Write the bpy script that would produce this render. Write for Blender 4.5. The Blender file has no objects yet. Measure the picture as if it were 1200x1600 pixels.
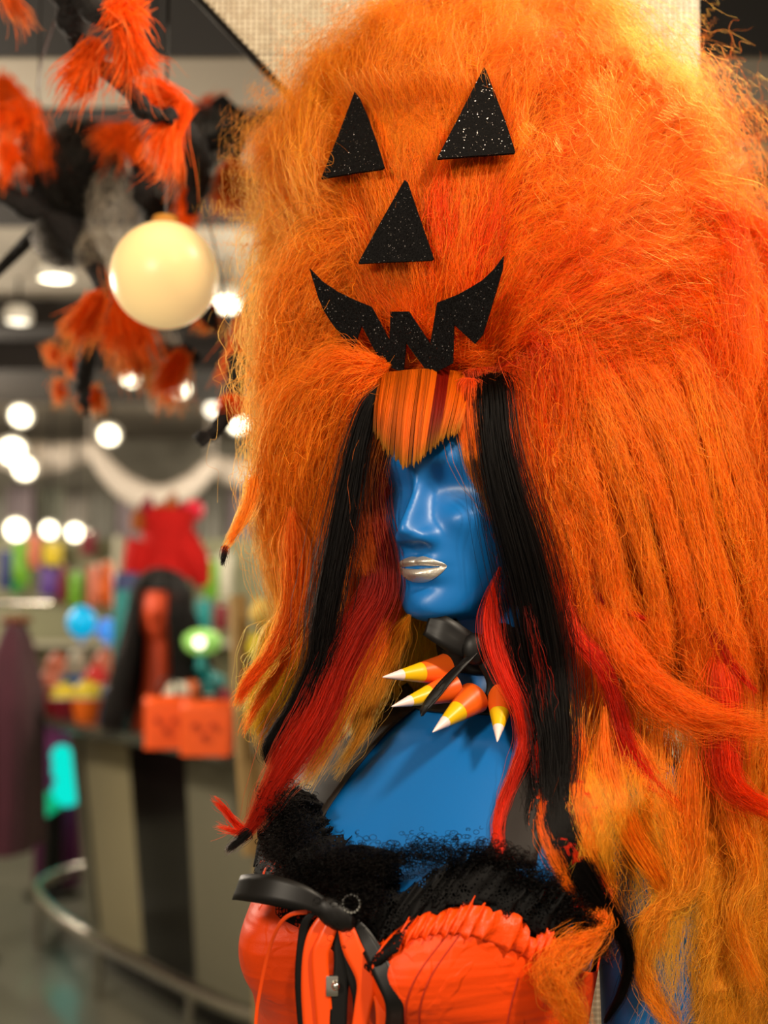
import bpy, bmesh, math, random
import numpy as np
from mathutils import Vector, Matrix
random.seed(7); rng = np.random.default_rng(11)
S = bpy.context.scene; C = S.collection
PI = math.pi
# ------------------------------------------------------------------ camera
FPX = 1931.0; PITCH = math.atan(150/1931.0); CAMZ = 1.5
cd = bpy.data.cameras.new('camera'); cam = bpy.data.objects.new('camera', cd); C.objects.link(cam)
cam.location = (0, 0, CAMZ); cam.rotation_euler = (PI/2 + PITCH, 0, 0)
cd.sensor_fit = 'VERTICAL'; cd.sensor_height = 24.0; cd.lens = 24.0*FPX/1600.0
cd.clip_start = 0.05; cd.clip_end = 60
cd.dof.use_dof = True; cd.dof.focus_distance = 1.08; cd.dof.aperture_fstop = (cd.lens/1000.0)/0.0150
S.camera = cam
# ------------------------------------------------------------------ world, lights, exposure
S.view_settings.view_transform = 'Standard'; S.view_settings.look = 'None'
S.view_settings.gamma = 1.0; S.view_settings.use_curve_mapping = False
S.view_settings.exposure = 0.12
S.cycles.use_denoising = True
S.cycles.max_bounces = 8; S.cycles.diffuse_bounces = 4; S.cycles.glossy_bounces = 3
S.cycles.transmission_bounces = 6; S.cycles.transparent_max_bounces = 12
S.cycles.sample_clamp_indirect = 4.0
S.cycles_curves.shape = 'RIBBONS'; S.cycles_curves.subdivisions = 2
w = bpy.data.worlds.new('world'); S.world = w; w.use_nodes = True
w.node_tree.nodes['Background'].inputs[0].default_value = (1.0, 0.84, 0.66, 1)
w.node_tree.nodes['Background'].inputs[1].default_value = 0.36
def area_light(name, loc, target, size, power, col):
    ld = bpy.data.lights.new(name, 'AREA'); ld.shape = 'DISK'; ld.size = size; ld.energy = power; ld.color = col
    o = bpy.data.objects.new(name, ld); C.objects.link(o); o.location = loc
    o.rotation_euler = (Vector(target)-Vector(loc)).to_track_quat('-Z', 'Y').to_euler(); return o
area_light('track_spot_light', (-0.85, -0.35, 2.15), (0.0, 1.15, 1.4), 0.30, 23, (1.0, 0.86, 0.68))
area_light('track_spot_light', (1.0, -0.1, 2.75), (0.1, 1.15, 1.6), 0.22, 48, (1.0, 0.84, 0.64))
area_light('track_spot_light', (0.9, 1.5, 2.85), (0.15, 1.2, 1.9), 0.25, 22, (1.0, 0.84, 0.66))
def point_light(name, loc, power, rad=0.15, col=(1.0, 0.87, 0.70)):
    ld = bpy.data.lights.new(name, 'POINT'); ld.energy = power; ld.color = col; ld.shadow_soft_size = rad
    o = bpy.data.objects.new(name, ld); C.objects.link(o); o.location = loc; return o
for x, y, z, e in ((-1.9, 3.2, 2.2, 105), (-0.2, 4.7, 2.45, 34), (1.3, 5.6, 2.4, 40), (-2.6, 6.6, 2.2, 85), (-3.8, 7.8, 2.1, 45), (-0.5, 7.8, 2.2, 42)):
    point_light('shop_fill_light', (x, y, z), e)  # added fill lights without fittings, brightening ceiling, counter and shelves
# ------------------------------------------------------------------ helpers
SREF = 1.15/FPX
cp, sp = math.cos(PITCH), math.sin(PITCH)
def WY(u, v, Y):
    a = (u-600)/FPX; b = (800-v)/FPX; t = Y/(cp-b*sp)
    return Vector((a*t, Y, CAMZ+t*(sp+b*cp)))
def L(u, v, d): return WY(u, v, 1.15+d*SREF)
def Lnp(P):      # (...,3) of u,v,d -> metres
    a = (P[..., 0]-600)/FPX; b = (800-P[..., 1])/FPX; Y = 1.15+P[..., 2]*SREF
    t = Y/(cp-b*sp); return np.stack([a*t, Y, CAMZ+t*(sp+b*cp)], -1)
def UV(p):
    x, y, z = p[0], p[1], p[2]-CAMZ; f = y*cp+z*sp; up = -y*sp+z*cp
    return 600+FPX*x/f, 800-FPX*up/f
def srgb(r, g, b): return tuple(((c/255)/12.92 if c/255 <= .04045 else ((c/255+.055)/1.055)**2.4) for c in (r, g, b))
def N(nt, typ, **kw):
    n = nt.nodes.new(typ)
    for k, v in kw.items():
        if k.startswith('i_'): n.inputs[k[2:].replace('_', ' ')].default_value = v
        else: setattr(n, k, v)
    return n
def mat(name, col, rough=0.6, metal=0.0, noise=0.0, nscale=20, bump=0.0, bscale=60, coat=0.0, sheen=0.0, emit=None, estr=0.0, alpha=1.0, spec=0.5, trans=0.0, ior=1.45):
    m = bpy.data.materials.new(name); m.use_nodes = True; nt = m.node_tree; b = nt.nodes['Principled BSDF']
    c = (*col, 1); b.inputs['Base Color'].default_value = c
    b.inputs['Roughness'].default_value = rough; b.inputs['Metallic'].default_value = metal
    b.inputs['Coat Weight'].default_value = coat; b.inputs['Sheen Weight'].default_value = sheen
    b.inputs['Specular IOR Level'].default_value = spec; b.inputs['Transmission Weight'].default_value = trans; b.inputs['IOR'].default_value = ior
    if emit: b.inputs['Emission Color'].default_value = (*emit, 1); b.inputs['Emission Strength'].default_value = estr
    if noise or bump: tc = N(nt, 'ShaderNodeTexCoord')
    if noise:
        nz = N(nt, 'ShaderNodeTexNoise'); nz.inputs['Scale'].default_value = nscale; nz.inputs['Detail'].default_value = 4
        nt.links.new(tc.outputs['Object'], nz.inputs['Vector'])
        mx = N(nt, 'ShaderNodeMix', data_type='RGBA'); mx.inputs[6].default_value = tuple(x*(1-noise) for x in col)+(1,)
        mx.inputs[7].default_value = tuple(min(1, x*(1+noise)) for x in col)+(1,)
        nt.links.new(nz.outputs['Fac'], mx.inputs[0]); nt.links.new(mx.outputs[2], b.inputs['Base Color'])
    if bump:
        nb = N(nt, 'ShaderNodeTexNoise'); nb.inputs['Scale'].default_value = bscale; nb.inputs['Detail'].default_value = 5
        nt.links.new(tc.outputs['Object'], nb.inputs['Vector'])
        bp = N(nt, 'ShaderNodeBump'); bp.inputs['Strength'].default_value = bump; bp.inputs['Distance'].default_value = 0.01
        nt.links.new(nb.outputs['Fac'], bp.inputs['Height']); nt.links.new(bp.outputs['Normal'], b.inputs['Normal'])
    return m
def tag(o, label=None, cat=None, group=None, kind=None):
    if label: o['label'] = label
    if cat: o['category'] = cat
    if group: o['group'] = group
    if kind: o['kind'] = kind
    return o
def empty(name, loc, rz=0.0):
    o = bpy.data.objects.new(name, None); C.objects.link(o); o.location = loc; o.rotation_euler[2] = rz; o.empty_display_size = .05
    return o
def attach(o, parent, world=False):
    o.parent = parent
    if world: o.matrix_parent_inverse = Matrix.Translation(-Vector(parent.location))
def link_mesh(name, me, m, parent=None, world=False, smooth=True):
    o = bpy.data.objects.new(name, me); C.objects.link(o)
    for mm in (m if isinstance(m, (list, tuple)) else [m]): me.materials.append(mm)
    if smooth:
        me.polygons.foreach_set('use_smooth', [True]*len(me.polygons))
        try:
            if smooth != 2: me.set_sharp_from_angle(angle=math.radians(40))
        except Exception: pass
    if parent: attach(o, parent, world)
    return o
def obj(name, bm, m, parent=None, world=False, smooth=True):
    me = bpy.data.meshes.new(name); bmesh.ops.recalc_face_normals(bm, faces=bm.faces[:]); bm.to_mesh(me); bm.free()
    return link_mesh(name, me, m, parent, world, smooth)
def B(): return bmesh.new()
def box(bm, c, s, rz=0, bev=0.0, M=None):
    mt = Matrix.Translation(c) @ Matrix.Rotation(rz, 4, 'Z') @ Matrix.Diagonal((*s, 1))
    if M: mt = M @ mt
    r = bmesh.ops.create_cube(bm, size=1, matrix=mt)
    if bev:
        es = list({e for v in r['verts'] for e in v.link_edges})
        bmesh.ops.bevel(bm, geom=es, offset=bev, segments=2, profile=.6, affect='EDGES')
    return bm
def lathe(bm, prof, n=24, c=(0, 0, 0), M=None, arc=2*PI, close=True):
    rings = []
    for r, z in prof:
        ring = []
        for i in range(n):
            a = arc*i/n; p = Vector((c[0]+r*math.cos(a), c[1]+r*math.sin(a), c[2]+z))
            if M: p = M @ p
            ring.append(bm.verts.new(p))
        rings.append(ring)
    for A, Bq in zip(rings, rings[1:]):
        for i in range(n): bm.faces.new((A[i], A[(i+1) % n], Bq[(i+1) % n], Bq[i]))
    if close:
        bm.faces.new(rings[0][::-1]); bm.faces.new(rings[-1])
    return bm
def smoothpath(pts, n):
    pts = np.array(pts, float); k = len(pts)
    if k == 2:
        t = np.linspace(0, 1, n)[:, None]; return pts[0]*(1-t)+pts[1]*t
    P = np.vstack([2*pts[0]-pts[1], pts, 2*pts[-1]-pts[-2]])
    tt = np.linspace(0, k-1-1e-9, n); i = tt.astype(int); f = (tt-i)[:, None]
    p0, p1, p2, p3 = P[i], P[i+1], P[i+2], P[i+3]
    return .5*((2*p1)+(-p0+p2)*f+(2*p0-5*p1+4*p2-p3)*f**2+(-p0+3*p1-3*p2+p3)*f**3)
def tube(bm, pts, rad, n=8, res=None, flat=1.0):
    """tube along world points; rad scalar or per point list"""
    pts = np.array([tuple(p) for p in pts], float)
    R = np.array([rad]*len(pts) if np.isscalar(rad) else rad, float)
    if res:
        Q = smoothpath(np.hstack([pts, R[:, None]]), res); pts, R = Q[:, :3], Q[:, 3]
    T = np.gradient(pts, axis=0); T /= np.linalg.norm(T, axis=1)[:, None]+1e-12
    up = Vector((0, 0, 1)) if abs(T[0][2]) < .9 else Vector((1, 0, 0))
    a = Vector(T[0]).cross(up).normalized(); rings = []
    for p, t, r in zip(pts, T, R):
        t = Vector(t); a = (a-t*a.dot(t)).normalized(); b = t.cross(a)
        rings.append([bm.verts.new(Vector(p)+(a*math.cos(2*PI*i/n)+b*math.sin(2*PI*i/n)*flat)*max(r, 1e-5)) for i in range(n)])
    for A, Bq in zip(rings, rings[1:]):
        for i in range(n): bm.faces.new((A[i], A[(i+1) % n], Bq[(i+1) % n], Bq[i]))
    bm.faces.new(rings[0][::-1]); bm.faces.new(rings[-1]); return bm
def grid_faces(bm, rows, closed=False):
    vs = [[bm.verts.new(p) for p in r] for r in rows]
    for A, Bq in zip(vs, vs[1:]):
        n = len(A)
        for i in range(n if closed else n-1):
            try: bm.faces.new((A[i], A[(i+1) % n], Bq[(i+1) % n], Bq[i]))
            except ValueError: pass
    return vs
def prism(bm, pts, off):
    """closed outline (world Vectors) extruded by vector off"""
    a = [bm.verts.new(p) for p in pts]; b = [bm.verts.new(Vector(p)+off) for p in pts]; n = len(a)
    f1 = bm.faces.new(a); f2 = bm.faces.new(b[::-1])
    for i in range(n): bm.faces.new((a[i], b[i], b[(i+1) % n], a[(i+1) % n]))
    return bm
def ribbon(bm, pts, width, wdir=None, th=0.0006, res=40, ripple=0.0, rn=3):
    """flat band along world points; widths per point, wdir world direction(s) across"""
    n = len(pts); Wd = [width]*n if np.isscalar(width) else width
    D = wdir if isinstance(wdir, list) else [wdir]*n
    Q = smoothpath(np.hstack([np.array([tuple(p) for p in pts]), np.array(Wd)[:, None], np.array([tuple(d) for d in D])]), res)
    rows = []
    for k, q in enumerate(Q):
        p = Vector(q[:3]); w_ = q[3]; d = Vector(q[4:7]).normalized()
        t = Vector(Q[min(k+1, res-1)][:3]-Q[max(k-1, 0)][:3]).normalized(); nn = d.cross(t).normalized()
        rows.append([p+d*w_*x+nn*(ripple*math.sin(x*rn*PI+k*.3)) for x in (-.5, -.25, 0, .25, .5)])
    grid_faces(bm, rows)
    return bm
def flat_ribbon(bm, pts, width, res=44, ripple=0.0):
    """band whose width lies across its own path, facing the viewer"""
    n = len(pts); Wd = [width]*n if np.isscalar(width) else width
    Q = smoothpath(np.hstack([np.array([tuple(p) for p in pts]), np.array(Wd)[:, None]]), res); T = np.gradient(Q[:, :3], axis=0); rows = []
    for k in range(res):
        t = Vector(T[k]).normalized(); d = Vector((-t.z, t.y*.2, t.x)); d = (d if d.x > 0 else -d).normalized(); nn = d.cross(t).normalized()
        rows.append([Vector(Q[k, :3])+d*Q[k, 3]*x+nn*(ripple*math.sin(x*9+k*.3)) for x in (-.5, -.25, 0, .25, .5)])
    grid_faces(bm, rows); return bm
def solid(o, th):
    s = o.modifiers.new('solid', 'SOLIDIFY'); s.thickness = th; s.offset = 0; return o
def copy_tree(o, parent=None):
    c = o.copy(); C.objects.link(c)
    if parent: c.parent = parent; c.matrix_parent_inverse = o.matrix_parent_inverse.copy()
    for ch in list(o.children): copy_tree(ch, c)
    return c
# coherent noise from summed sines
_nk = [(rng.normal(size=(7, 3)), rng.uniform(0, 6.28, (7,))) for _ in range(9)]
def noise3(P, scale, ch=0):
    k, ph = _nk[ch % 9]; s = 0
    for j in range(7): s = s+np.sin((P @ k[j])/scale*(1+.25*j)+ph[j])
    return s/3.2
# ------------------------------------------------------------------ hair
def hair_mat(name, rough=0.32, diff=0.62, tr=0.35, ior=1.36):
    """strand shader: colour from the strand attribute, a diffuse core, light passing through and a hair highlight"""
    m = bpy.data.materials.new(name); m.use_nodes = True; nt = m.node_tree; nt.nodes.clear()
    at = N(nt, 'ShaderNodeAttribute', attribute_name='col'); hi = N(nt, 'ShaderNodeHairInfo')
    hsv = N(nt, 'ShaderNodeHueSaturation'); mr = N(nt, 'ShaderNodeMapRange'); mr.inputs[3].default_value = .62; mr.inputs[4].default_value = 1.28
    nt.links.new(hi.outputs['Random'], mr.inputs[0]); nt.links.new(mr.outputs[0], hsv.inputs['Value']); nt.links.new(at.outputs['Color'], hsv.inputs['Color'])
    ph = N(nt, 'ShaderNodeBsdfHairPrincipled'); ph.parametrization = 'COLOR'
    ph.inputs['Roughness'].default_value = rough; ph.inputs['Radial Roughness'].default_value = .5; ph.inputs['Coat'].default_value = 0.0; ph.inputs['IOR'].default_value = ior
    df = N(nt, 'ShaderNodeBsdfDiffuse'); tl = N(nt, 'ShaderNodeBsdfTranslucent')
    m1 = N(nt, 'ShaderNodeMixShader'); m1.inputs[0].default_value = tr
    m2 = N(nt, 'ShaderNodeMixShader'); m2.inputs[0].default_value = diff
    out = N(nt, 'ShaderNodeOutputMaterial'); l = nt.links.new
    for n in (ph, df, tl): l(hsv.outputs['Color'], n.inputs['Color'])
    l(df.outputs[0], m1.inputs[1]); l(tl.outputs[0], m1.inputs[2]); l(ph.outputs[0], m2.inputs[1]); l(m1.outputs[0], m2.inputs[2]); l(m2.outputs[0], out.inputs['Surface'])
    return m
def strands(name, Ps, rads, cols, m, parent=None, world=True, px=True):
    """lists of P (n,k,3) points, rad (n,k) metres, col (n,k,3)"""
    Wp = np.concatenate([(Lnp(P) if px else P).reshape(-1, 3) for P in Ps])
    hc = bpy.data.hair_curves.new(name); hc.add_curves([P.shape[1] for P in Ps for _ in range(P.shape[0])])
    hc.attributes['position'].data.foreach_set('vector', Wp.reshape(-1).astype(np.float32))
    ra = hc.attributes.get('radius') or hc.attributes.new('radius', 'FLOAT', 'POINT')
    ra.data.foreach_set('value', np.concatenate([r.reshape(-1) for r in rads]).astype(np.float32))
    ca = hc.attributes.new('col', 'FLOAT_COLOR', 'POINT'); cc = np.concatenate([c.reshape(-1, 3) for c in cols])
    c4 = np.ones((len(cc), 4), np.float32); c4[:, :3] = np.clip(cc, 0, 1); ca.data.foreach_set('color', c4.reshape(-1))
    o = bpy.data.objects.new(name, hc); C.objects.link(o); hc.materials.append(m)
    if parent: attach(o, parent, world)
    return o
def rad_profile(n, k, r, tip=.35):
    t = np.linspace(0, 1, k); base = r*(1-(1-tip)*t**3); return base[None, :]*rng.uniform(.7, 1.25, (n, 1))
def lock(guide, n, K=18, cols=((1, .2, 0),), thick=.5, frizz=3.0, wave=0.0, clumps=8, tight=.55, endvar=.18, startvar=.07, cvar=.06, body_ok=True, root=.14):
    """guide rows: u,v,d,halfwidth; returns (P,col) of n strands"""
    G = smoothpath(guide, 60); T = np.gradient(G[:, :3], axis=0); T[:, 2] *= .3; T /= np.linalg.norm(T, axis=1)[:, None]+1e-9
    perp = np.stack([-T[:, 1], T[:, 0], 0*T[:, 0]], 1); perp /= np.linalg.norm(perp, axis=1)[:, None]+1e-9
    A = rng.normal(0, .46, n); D = rng.normal(0, .46, n); out = rng.random(n) < .15; A[out] *= 2.1; D[out] *= 1.8
    ca = rng.normal(0, .6, (clumps,)); cdp = rng.normal(0, .6, (clumps,)); ci = rng.integers(0, clumps, n)
    t = np.linspace(0, 1, K)[None, :]
    s0 = rng.uniform(0, startvar, (n, 1)); s1 = 1-np.abs(rng.normal(0, endvar, (n, 1))); s1 = np.clip(s1, .3, 1)
    tt = s0+(s1-s0)*t; idx = np.clip(tt*59, 0, 58.999); i0 = idx.astype(int); f = (idx-i0)[..., None]
    g = G[i0]*(1-f)+G[i0+1]*f; pr = perp[i0]*(1-f)+perp[i0+1]*f
    k = tight*tt**.7
    Ao = A[:, None]*(1-k)+ca[ci][:, None]*k; Do = D[:, None]*(1-k)+cdp[ci][:, None]*k
    rt = np.clip(tt/max(root, 1e-3), 0, 1); rt = .25+.75*rt*rt*(3-2*rt); g = g.copy(); g[..., 3] *= rt
    P = g[..., :3]+pr*(Ao*g[..., 3])[..., None]
    P[..., 2] += Do*g[..., 3]*thick
    cphase = rng.uniform(0, 6.28, clumps)[ci][:, None]
    if wave: P += pr*(wave*np.sin(tt*9+cphase)*tt)[..., None]
    q = P+np.stack([ci*37.0, ci*11.0, ci*23.0], 1)[:, None, :]
    for c in range(2): P[..., c] += frizz*tt*noise3(q, 60, c)*.8
    ind = rng.normal(0, 1, (n, 3))[:, None, :]*400
    fzi = frizz*np.where(out, 2.4, 1.0)[:, None]*np.exp(rng.normal(0, .35, (n, 1)))
    for c in range(3): P[..., c] += fzi*(.3+tt)*noise3(P+ind, 34, c+2)*.5
    cs = np.array(cols); m = len(cs); x = np.clip(tt*(m-1), 0, m-1-1e-6); j = x.astype(int); fx = (x-j)[..., None]
    cs = np.vstack([cs, cs[-1:]]); col = cs[j]*(1-fx)+cs[j+1]*fx
    cc = rng.normal(0, cvar, (clumps, 1))[ci][:, None, :]; col = col*(1+cc*3)+0
    if body_ok: P = push_out(P)
    return P, np.clip(col, 0, 1)
class Hair:
    def __init__(s): s.P = []; s.c = []; s.r = []
    def add(s, Pc, r=.00016, tip=.4):
        P, c = Pc; s.P.append(P); s.c.append(c); s.r.append(rad_profile(P.shape[0], P.shape[1], r, tip))
    def build(s, name, m, parent, label=None):
        o = strands(name, s.P, s.r, s.c, m, parent)
        if label: o['label'] = label
        return o
# ------------------------------------------------------------------ materials
M = {}
M['plaster'] = mat('ceiling_plaster', srgb(178, 168, 152), .8, noise=.06, nscale=3)
M['plaster_warm'] = mat('soffit_plaster', srgb(190, 178, 160), .8, noise=.05, nscale=3)
M['dark_ceiling'] = mat('dark_ceiling_paint', srgb(40, 34, 30), .8, noise=.1, nscale=4)
M['dark_wall'] = mat('dark_wall_paint', srgb(58, 52, 48), .7, noise=.1, nscale=5)
M['wall'] = mat('wall_paint', srgb(165, 160, 145), .8, noise=.06, nscale=2)
M['floor'] = mat('polished_floor', srgb(112, 112, 100), .28, noise=.12, nscale=1.3, coat=.2)
M['chrome'] = mat('chrome', srgb(200, 195, 185), .22, 1.0)
M['black'] = mat('black_laminate', srgb(14, 12, 10), .3)
M['black_matte'] = mat('black_matte', srgb(18, 15, 13), .75, bump=.4, bscale=40)
M['counter_top'] = mat('counter_top', srgb(75, 78, 68), .2, coat=.3)
M['cream'] = mat('cream_panel', srgb(168, 158, 124), .45, noise=.04, nscale=3)
M['greybeige'] = mat('grey_beige_panel', srgb(128, 124, 104), .45, noise=.05, nscale=3)
# mosaic: thousands of 5 mm tiles, too small to pick apart
def mosaic_mat():
    m = mat('mosaic_tile', srgb(205, 190, 160), .25, spec=.6); nt = m.node_tree; b = nt.nodes['Principled BSDF']; l = nt.links.new
    tc = N(nt, 'ShaderNodeTexCoord'); sx = N(nt, 'ShaderNodeSeparateXYZ'); l(tc.outputs['Object'], sx.inputs[0])
    cm = N(nt, 'ShaderNodeCombineXYZ'); l(sx.outputs['X'], cm.inputs['X']); l(sx.outputs['Z'], cm.inputs['Y'])
    br = N(nt, 'ShaderNodeTexBrick'); br.offset = 0; br.inputs['Scale'].default_value = 1.0
    br.inputs['Brick Width'].default_value = .0074; br.inputs['Row Height'].default_value = .0070; br.inputs['Mortar Size'].default_value = .0011
    br.inputs['Mortar Smooth'].default_value = .3; br.inputs['Bias'].default_value = -.2
    br.inputs['Color1'].default_value = (*srgb(222, 208, 178), 1); br.inputs['Color2'].default_value = (*srgb(196, 180, 150), 1); br.inputs['Mortar'].default_value = (*srgb(92, 80, 62), 1)
    l(cm.outputs[0], br.inputs['Vector'])
    b2 = N(nt, 'ShaderNodeTexBrick'); b2.offset = 0; b2.inputs['Scale'].default_value = 1.0
    b2.inputs['Brick Width'].default_value = .148; b2.inputs['Row Height'].default_value = .148; b2.inputs['Mortar Size'].default_value = .0012; b2.inputs['Mortar Smooth'].default_value = .2
    b2.inputs['Color1'].default_value = (1, 1, 1, 1); b2.inputs['Color2'].default_value = (.93, .93, .93, 1); b2.inputs['Mortar'].default_value = (.25, .22, .2, 1)
    l(cm.outputs[0], b2.inputs['Vector'])
    mx = N(nt, 'ShaderNodeMix', data_type='RGBA', blend_type='MULTIPLY'); mx.inputs[0].default_value = 1
    l(br.outputs['Color'], mx.inputs[6]); l(b2.outputs['Color'], mx.inputs[7]); l(mx.outputs[2], b.inputs['Base Color'])
    bp = N(nt, 'ShaderNodeBump', invert=True); bp.inputs['Strength'].default_value = .6; bp.inputs['Distance'].default_value = .001
    l(br.outputs['Fac'], bp.inputs['Height'])
    # every tile sits at its own slight tilt, so some catch the light
    wn = N(nt, 'ShaderNodeTexWhiteNoise', noise_dimensions='2D'); sn = N(nt, 'ShaderNodeVectorMath', operation='SNAP'); sn.inputs[1].default_value = (.0074, .0070, 1)
    l(cm.outputs[0], sn.inputs[0]); l(sn.outputs[0], wn.inputs['Vector'])
    sb = N(nt, 'ShaderNodeVectorMath', operation='SUBTRACT'); sb.inputs[1].default_value = (.5, .5, .5); l(wn.outputs['Color'], sb.inputs[0])
    sc = N(nt, 'ShaderNodeVectorMath', operation='SCALE'); sc.inputs['Scale'].default_value = .04; l(sb.outputs[0], sc.inputs[0])
    ad = N(nt, 'ShaderNodeVectorMath', operation='ADD'); l(bp.outputs[0], ad.inputs[0]); l(sc.outputs[0], ad.inputs[1]); l(ad.outputs[0], b.inputs['Normal'])
    return m
M['mosaic'] = mosaic_mat()
# ------------------------------------------------------------------ the setting
def sbox(name, c, s, m, bev=0):
    return tag(obj(name, box(B(), c, s, bev=bev), m, smooth=False), kind='structure')
CEIL = 3.0; BACK = 11.0
sbox('floor', (-0.7, 5.0, -.05), (9.0, 13.0, .1), M['floor'])
sbox('ceiling', (-0.7, 5.0, CEIL+.05), (9.0, 13.0, .1), M['plaster'])
sbox('wall_back', (-0.7, BACK+.05, 1.5), (9.0, .1, 3.0), M['wall'])
sbox('wall_left', (-5.25, 5.0, 1.5), (.1, 13.0, 3.0), M['wall'])
sbox('wall_right', (2.4, 5.0, 1.5), (.1, 13.0, 3.0), M['dark_wall'])
# dark and pale beams crossing the ceiling
def bm_y(v, z): return (z-CAMZ)*FPX/(950-v)
for i, (v0, v1, z, mk, x0, x1) in enumerate((
        (-60, 64, 2.62, 'dark_ceiling', -4.0, 2.2), (66, 148, 2.74, 'plaster_warm', -4.0, 2.2), (150, 205, 2.84, 'dark_ceiling', -4.0, 2.2),
        (300, 345, 2.90, 'dark_ceiling', -4.4, 1.6), (505, 560, 2.86, 'dark_ceiling', -5, 1.6), (575, 628, 2.72, 'dark_ceiling', -5, .2))):
    y0, y1 = bm_y(v0, z), bm_y(v1, z)
    tag(obj('trim_%d' % (i+1), box(B(), ((x0+x1)/2, (y0+y1)/2, (z+CEIL)/2), (x1-x0, abs(y1-y0), CEIL-z), bev=.005), M[mk], smooth=False), kind='structure')
# mosaic-clad pillar that flares towards the ceiling; front face plane Y = 2.15
PY = 1.56
pil = [WY(1085, 1700, PY), WY(1085, -900, PY)]
pil[0].z = 0; pil[1].z = CEIL-.002
a = WY(320, 0, PY); b_ = WY(462, 152, PY); k = (b_.x-a.x)/(b_.z-a.z)
top = Vector((a.x+(CEIL-.002-a.z)*k, PY, CEIL-.002)); low = Vector((b_.x+(b_.z-(b_.z-.17)-.0)*(-k), PY, b_.z-.17)); low.x = b_.x-k*.17*1.0
pil += [top, low, Vector((low.x+.05, PY, low.z-.12)), Vector((low.x+.07, PY, 0))]
pe = tag(empty('mosaic_pillar', (.3, PY+.2, 0)), 'cream mosaic tiled pillar flaring towards the ceiling behind the orange wig', 'pillar')
obj('tile_cladding', prism(B(), pil, Vector((0, .02, 0))), M['mosaic'], pe, True, smooth=False)
core = [Vector((p.x+((.012+.22*max(0, min(1, (p.z-1.9)*3))) if p.x < .3 else -.012), p.y+.021, p.z)) for p in pil]
obj('core', prism(B(), core, Vector((0, .33, 0))), M['black_matte'], pe, True, smooth=False)
edge = [pil[2], pil[3], pil[4], pil[5]]
obj('edge_profile', tube(B(), [p+Vector((-.004, .01, 0)) for p in edge], .006, 6), M['black'], pe, True)
# ------------------------------------------------------------------ mannequin
M['blue'] = mat('blue_gloss_mannequin', srgb(8, 97, 167), .40, coat=.0, spec=.5, bump=.02, bscale=900)
M['silver'] = mat('silver_lip_paint', srgb(205, 196, 184), .38, .75, bump=.15, bscale=300)
def gau(x, z, x0, z0, sx, sz): return np.exp(-((x-x0)/sx)**2-((z-z0)/sz)**2)
HY = math.radians(35); HO = np.array(L(739, 808, 0))
FWD = np.array([-math.sin(HY), -math.cos(HY), 0]); LAT = np.array([math.cos(HY), -math.sin(HY), 0]); UP = np.array([0, 0, 1.0])
#      z      w     front  back
HS = np.array([(-.0965, .012, .074, .040), (-.094, .024, .083, .025), (-.088, .033, .0875, .008), (-.078, .041, .0875, -.012), (-.066, .0475, .0865, -.030),
 (-.050, .0545, .0885, -.050), (-.030, .0640, .0905, -.070), (-.008, .0735, .0905, -.083), (.016, .0785, .0895, -.092), (.036, .0790, .0930, -.097),
 (.058, .0765, .0940, -.098), (.082, .0730, .087, -.092), (.103, .0620, .071, -.078), (.120, .045, .045, -.055), (.130, .024, .018, -.03), (.1325, .004, -.003, -.01)])
def head_prof(z): return tuple(np.interp(z, HS[:, 0], HS[:, i]) for i in (1, 2, 3))
zz = np.linspace(-.0965, .1325, 400); _sm = {}
def sm_prof():
    out = []
    for i in (1, 2, 3):
        y = np.interp(zz, HS[:, 0], HS[:, i]); k = np.hanning(25); k /= k.sum()
        yp = np.pad(y, 12, mode='reflect', reflect_type='odd'); out.append(np.convolve(yp, k, 'valid'))
    return out
SP = sm_prof()
def prof(z): return [np.interp(z, zz, s) for s in SP]
def face_disp(x, z):
    ax = np.abs(x); d = 0*x
    # nose: bridge, ball, wings
    H = np.interp(z, [-.036, -.032, -.0275, -.0195, -.012, .000, .014, .026, .036, .05], [0, .004, .0190, .0300, .0285, .0215, .0140, .0080, .004, 0])
    sg = np.interp(z, [-.034, -.028, -.018, -.006, .010, .028, .045], [.0145, .0140, .0122, .0088, .0068, .0072, .012])
    d = d+H*np.exp(-(ax/sg)**2.4)
    d = d+.0105*gau(ax, z, .0145, -.0235, .0062, .0072)
    d = d-.0045*gau(ax, z, .0065, -.0315, .0035, .0020)
    # eye hollows and brow
    d = d-.0095*gau(ax, z, .031, .0190, .0220, .0170)-.0015*gau(ax, z, .014, .021, .008, .012)
    d = d+.0040*gau(ax, z, .026, .0440, .024, .010)+.0025*gau(ax, z, .030, .014, .013, .007)
    # cheek bones, hollow cheeks
    d = d+.0065*gau(ax, z, .043, -.008, .017, .014)-.0035*gau(ax, z, .042, -.040, .014, .016)
    d = d+.0020*gau(ax, z, .020, -.040, .010, .012)
    # mouth
    d = d+.0045*gau(ax, z, .0, -.050, .026, .018)
    d = d+.0042*gau(ax, z, .006, -.0445, .0125, .0036)+.0056*gau(ax, z, 0, -.0555, .0140, .0048)
    d = d-.0042*gau(ax, z, 0, -.0493, .019, .0013)-.0015*gau(ax, z, 0, -.0365, .0028, .0045)
    d = d-.0040*gau(ax, z, 0, -.0655, .016, .0045)+.0050*gau(ax, z, 0, -.0820, .017, .012)
    return d
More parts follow.
